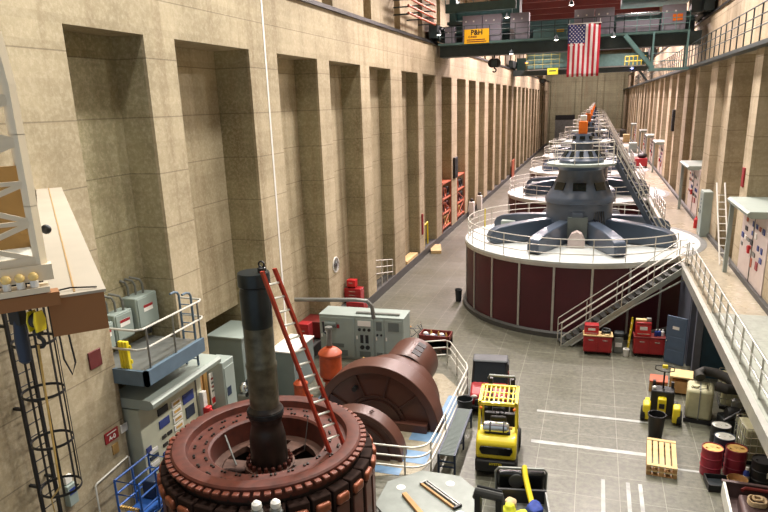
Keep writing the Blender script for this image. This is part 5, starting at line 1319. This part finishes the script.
for x in (-.5,.5):
    for y in (-.7,.7): MB().lathe([(.14,-.05),(.14,.05)], 12, (x,y,.14), axis='X').build('wheel', 'rubber', t)
for i, (y, m_, lb) in enumerate(((96,'cab_grey','grey crate stack on the far gallery floor'),(118,'wood','pale crate on the far gallery floor beyond the grey one'),(135,'curb_dark','dark crate at the far end of the gallery floor'))): cabbox('crate', lb, 'crate', (4.9,y,DZ), (1.0,2.0,1.3), m_, 0, 2)

# ------------------------------------------------------------------ things in the left wall recesses
t = thing('recess_railing', 'white three-bar railing in the wall recess beyond the red tool chest', 'railing', (-11.8,34.4,.5))
mb = MB()
for k in (.4,.8,1.2): mb.tube([(-.6,0,k+.7),(0,.1,k+.6),(.0,3.4,k-.1)], .03, 7)
mb.build('rail', 'rail_white', t)
for y in (.1,1.2,2.3,3.4): MB().tube([(0,y,0),(0,y,1.8-.7*(y/3.4))], .03, 7).build('post', 'rail_white', t)
def rack(y0, y1, label, seed):
    t = thing('storage_rack', label, 'rack', (-12.1,(y0+y1)/2,.5)); w_ = (y1-y0)/2-.15; rn = random.Random(seed)
    for y in (-w_,w_):
        for x in (-.4,.35): MB().box(x-.04,y-.04,0,x+.04,y+.04,4.2).build('upright', 'scaf_orange', t, smooth=False)
    for z in (.3,1.5,2.7,4.0): MB().box(-.44,-w_,z,.39,w_,z+.1).build('shelf', 'scaf_orange', t, smooth=False)
    mb = MB(); mb.bar((.37,-w_,.4),(.37,w_,1.5), .05).bar((.37,w_,1.6),(.37,-w_,2.7), .05); mb.build('brace', 'scaf_orange', t, smooth=False)
rack(51.7,55.3,'orange storage rack with coiled hoses in a left recess, nearer of two',1); rack(57.8,61.5,'orange storage rack with coiled hoses in a left recess, farther of two',2)
rn = random.Random(5)
for (yc, who) in ((53.5,'nearer'),(59.65,'farther')):
    for j, z in enumerate((.9,2.1,3.3)):
        for k in range(3):
            y = yc-1.0+k; 
            o = MB()
            for q in range(3): o.tube([(.06*q,.36*cos(2*PI*i/16),.36*sin(2*PI*i/16)) for i in range(16)], .05, 6, closed=True)
            o = o.build('hose_coil', rn.choice(['scaf_orange','black','lid_rust','plate_maroon','bin_dark']), loc=(-12.0,y,z+.43))
            tag(o, 'coiled hose, %s on the %s shelf of the %s orange rack' % (['left','centre','right'][k], ['lowest','middle','top'][j], who), 'hose', 'hose coils on the orange racks')
t = thing('pipe_stand', 'yellow tube stand in a left recess before the orange racks', 'stand', (-12.0,47.6,.5))
MB().tube([(0,-.9,0),(0,-.9,1.6),(0,.2,1.7)], .07, 8).build('frame', 'yellow', t); MB().tube([(0,.2,1.7),(0,.2,0)], .06, 8).build('leg', 'yellow', t)
tag(MB().box(-.4,-1.2,0,.4,1.2,.22).build('wood_stack', 'wood', loc=(-11.35,47.8,0), rz=R(14)), 'pale timber stack on the floor below the yellow tube stand', 'timber')
tag(MB().box(-.3,-1.5,0,.3,1.3,.22).build('wood_stack', 'wood', loc=(-12.0,42.4,.5)), 'pale timber boards lying in a left recess two bays before the orange racks', 'timber')
tag(MB().box(0,-.1,0,.1,.12,1.5).build('red_panel', 'sign_red', loc=(-11.7,44.9,1.8)), 'narrow red panel on a left wall pillar before the yellow tube stand', 'panel')
for i, (y, lb) in enumerate(((63.3,'white standing cabinet with a dark top by the pillar after the orange racks'),(67.9,'white standing cabinet with a dark top, second pillar after the orange racks'))):
    t = thing('cabinet', lb, 'cabinet', (-11.35,y,0)); MB().box(-.25,-.3,0,.25,.3,1.5).build('body', 'white', t, bev=.05); MB().sph((0,0,1.62), .2, 10, 8).build('top', 'oil_dark', t)
tag(MB().box(-.06,-1.3,0,.06,1.3,2.6).build('board', 'scaf_orange', loc=(-11.45,98,.0)), 'orange board leaning on a far left pillar', 'board')
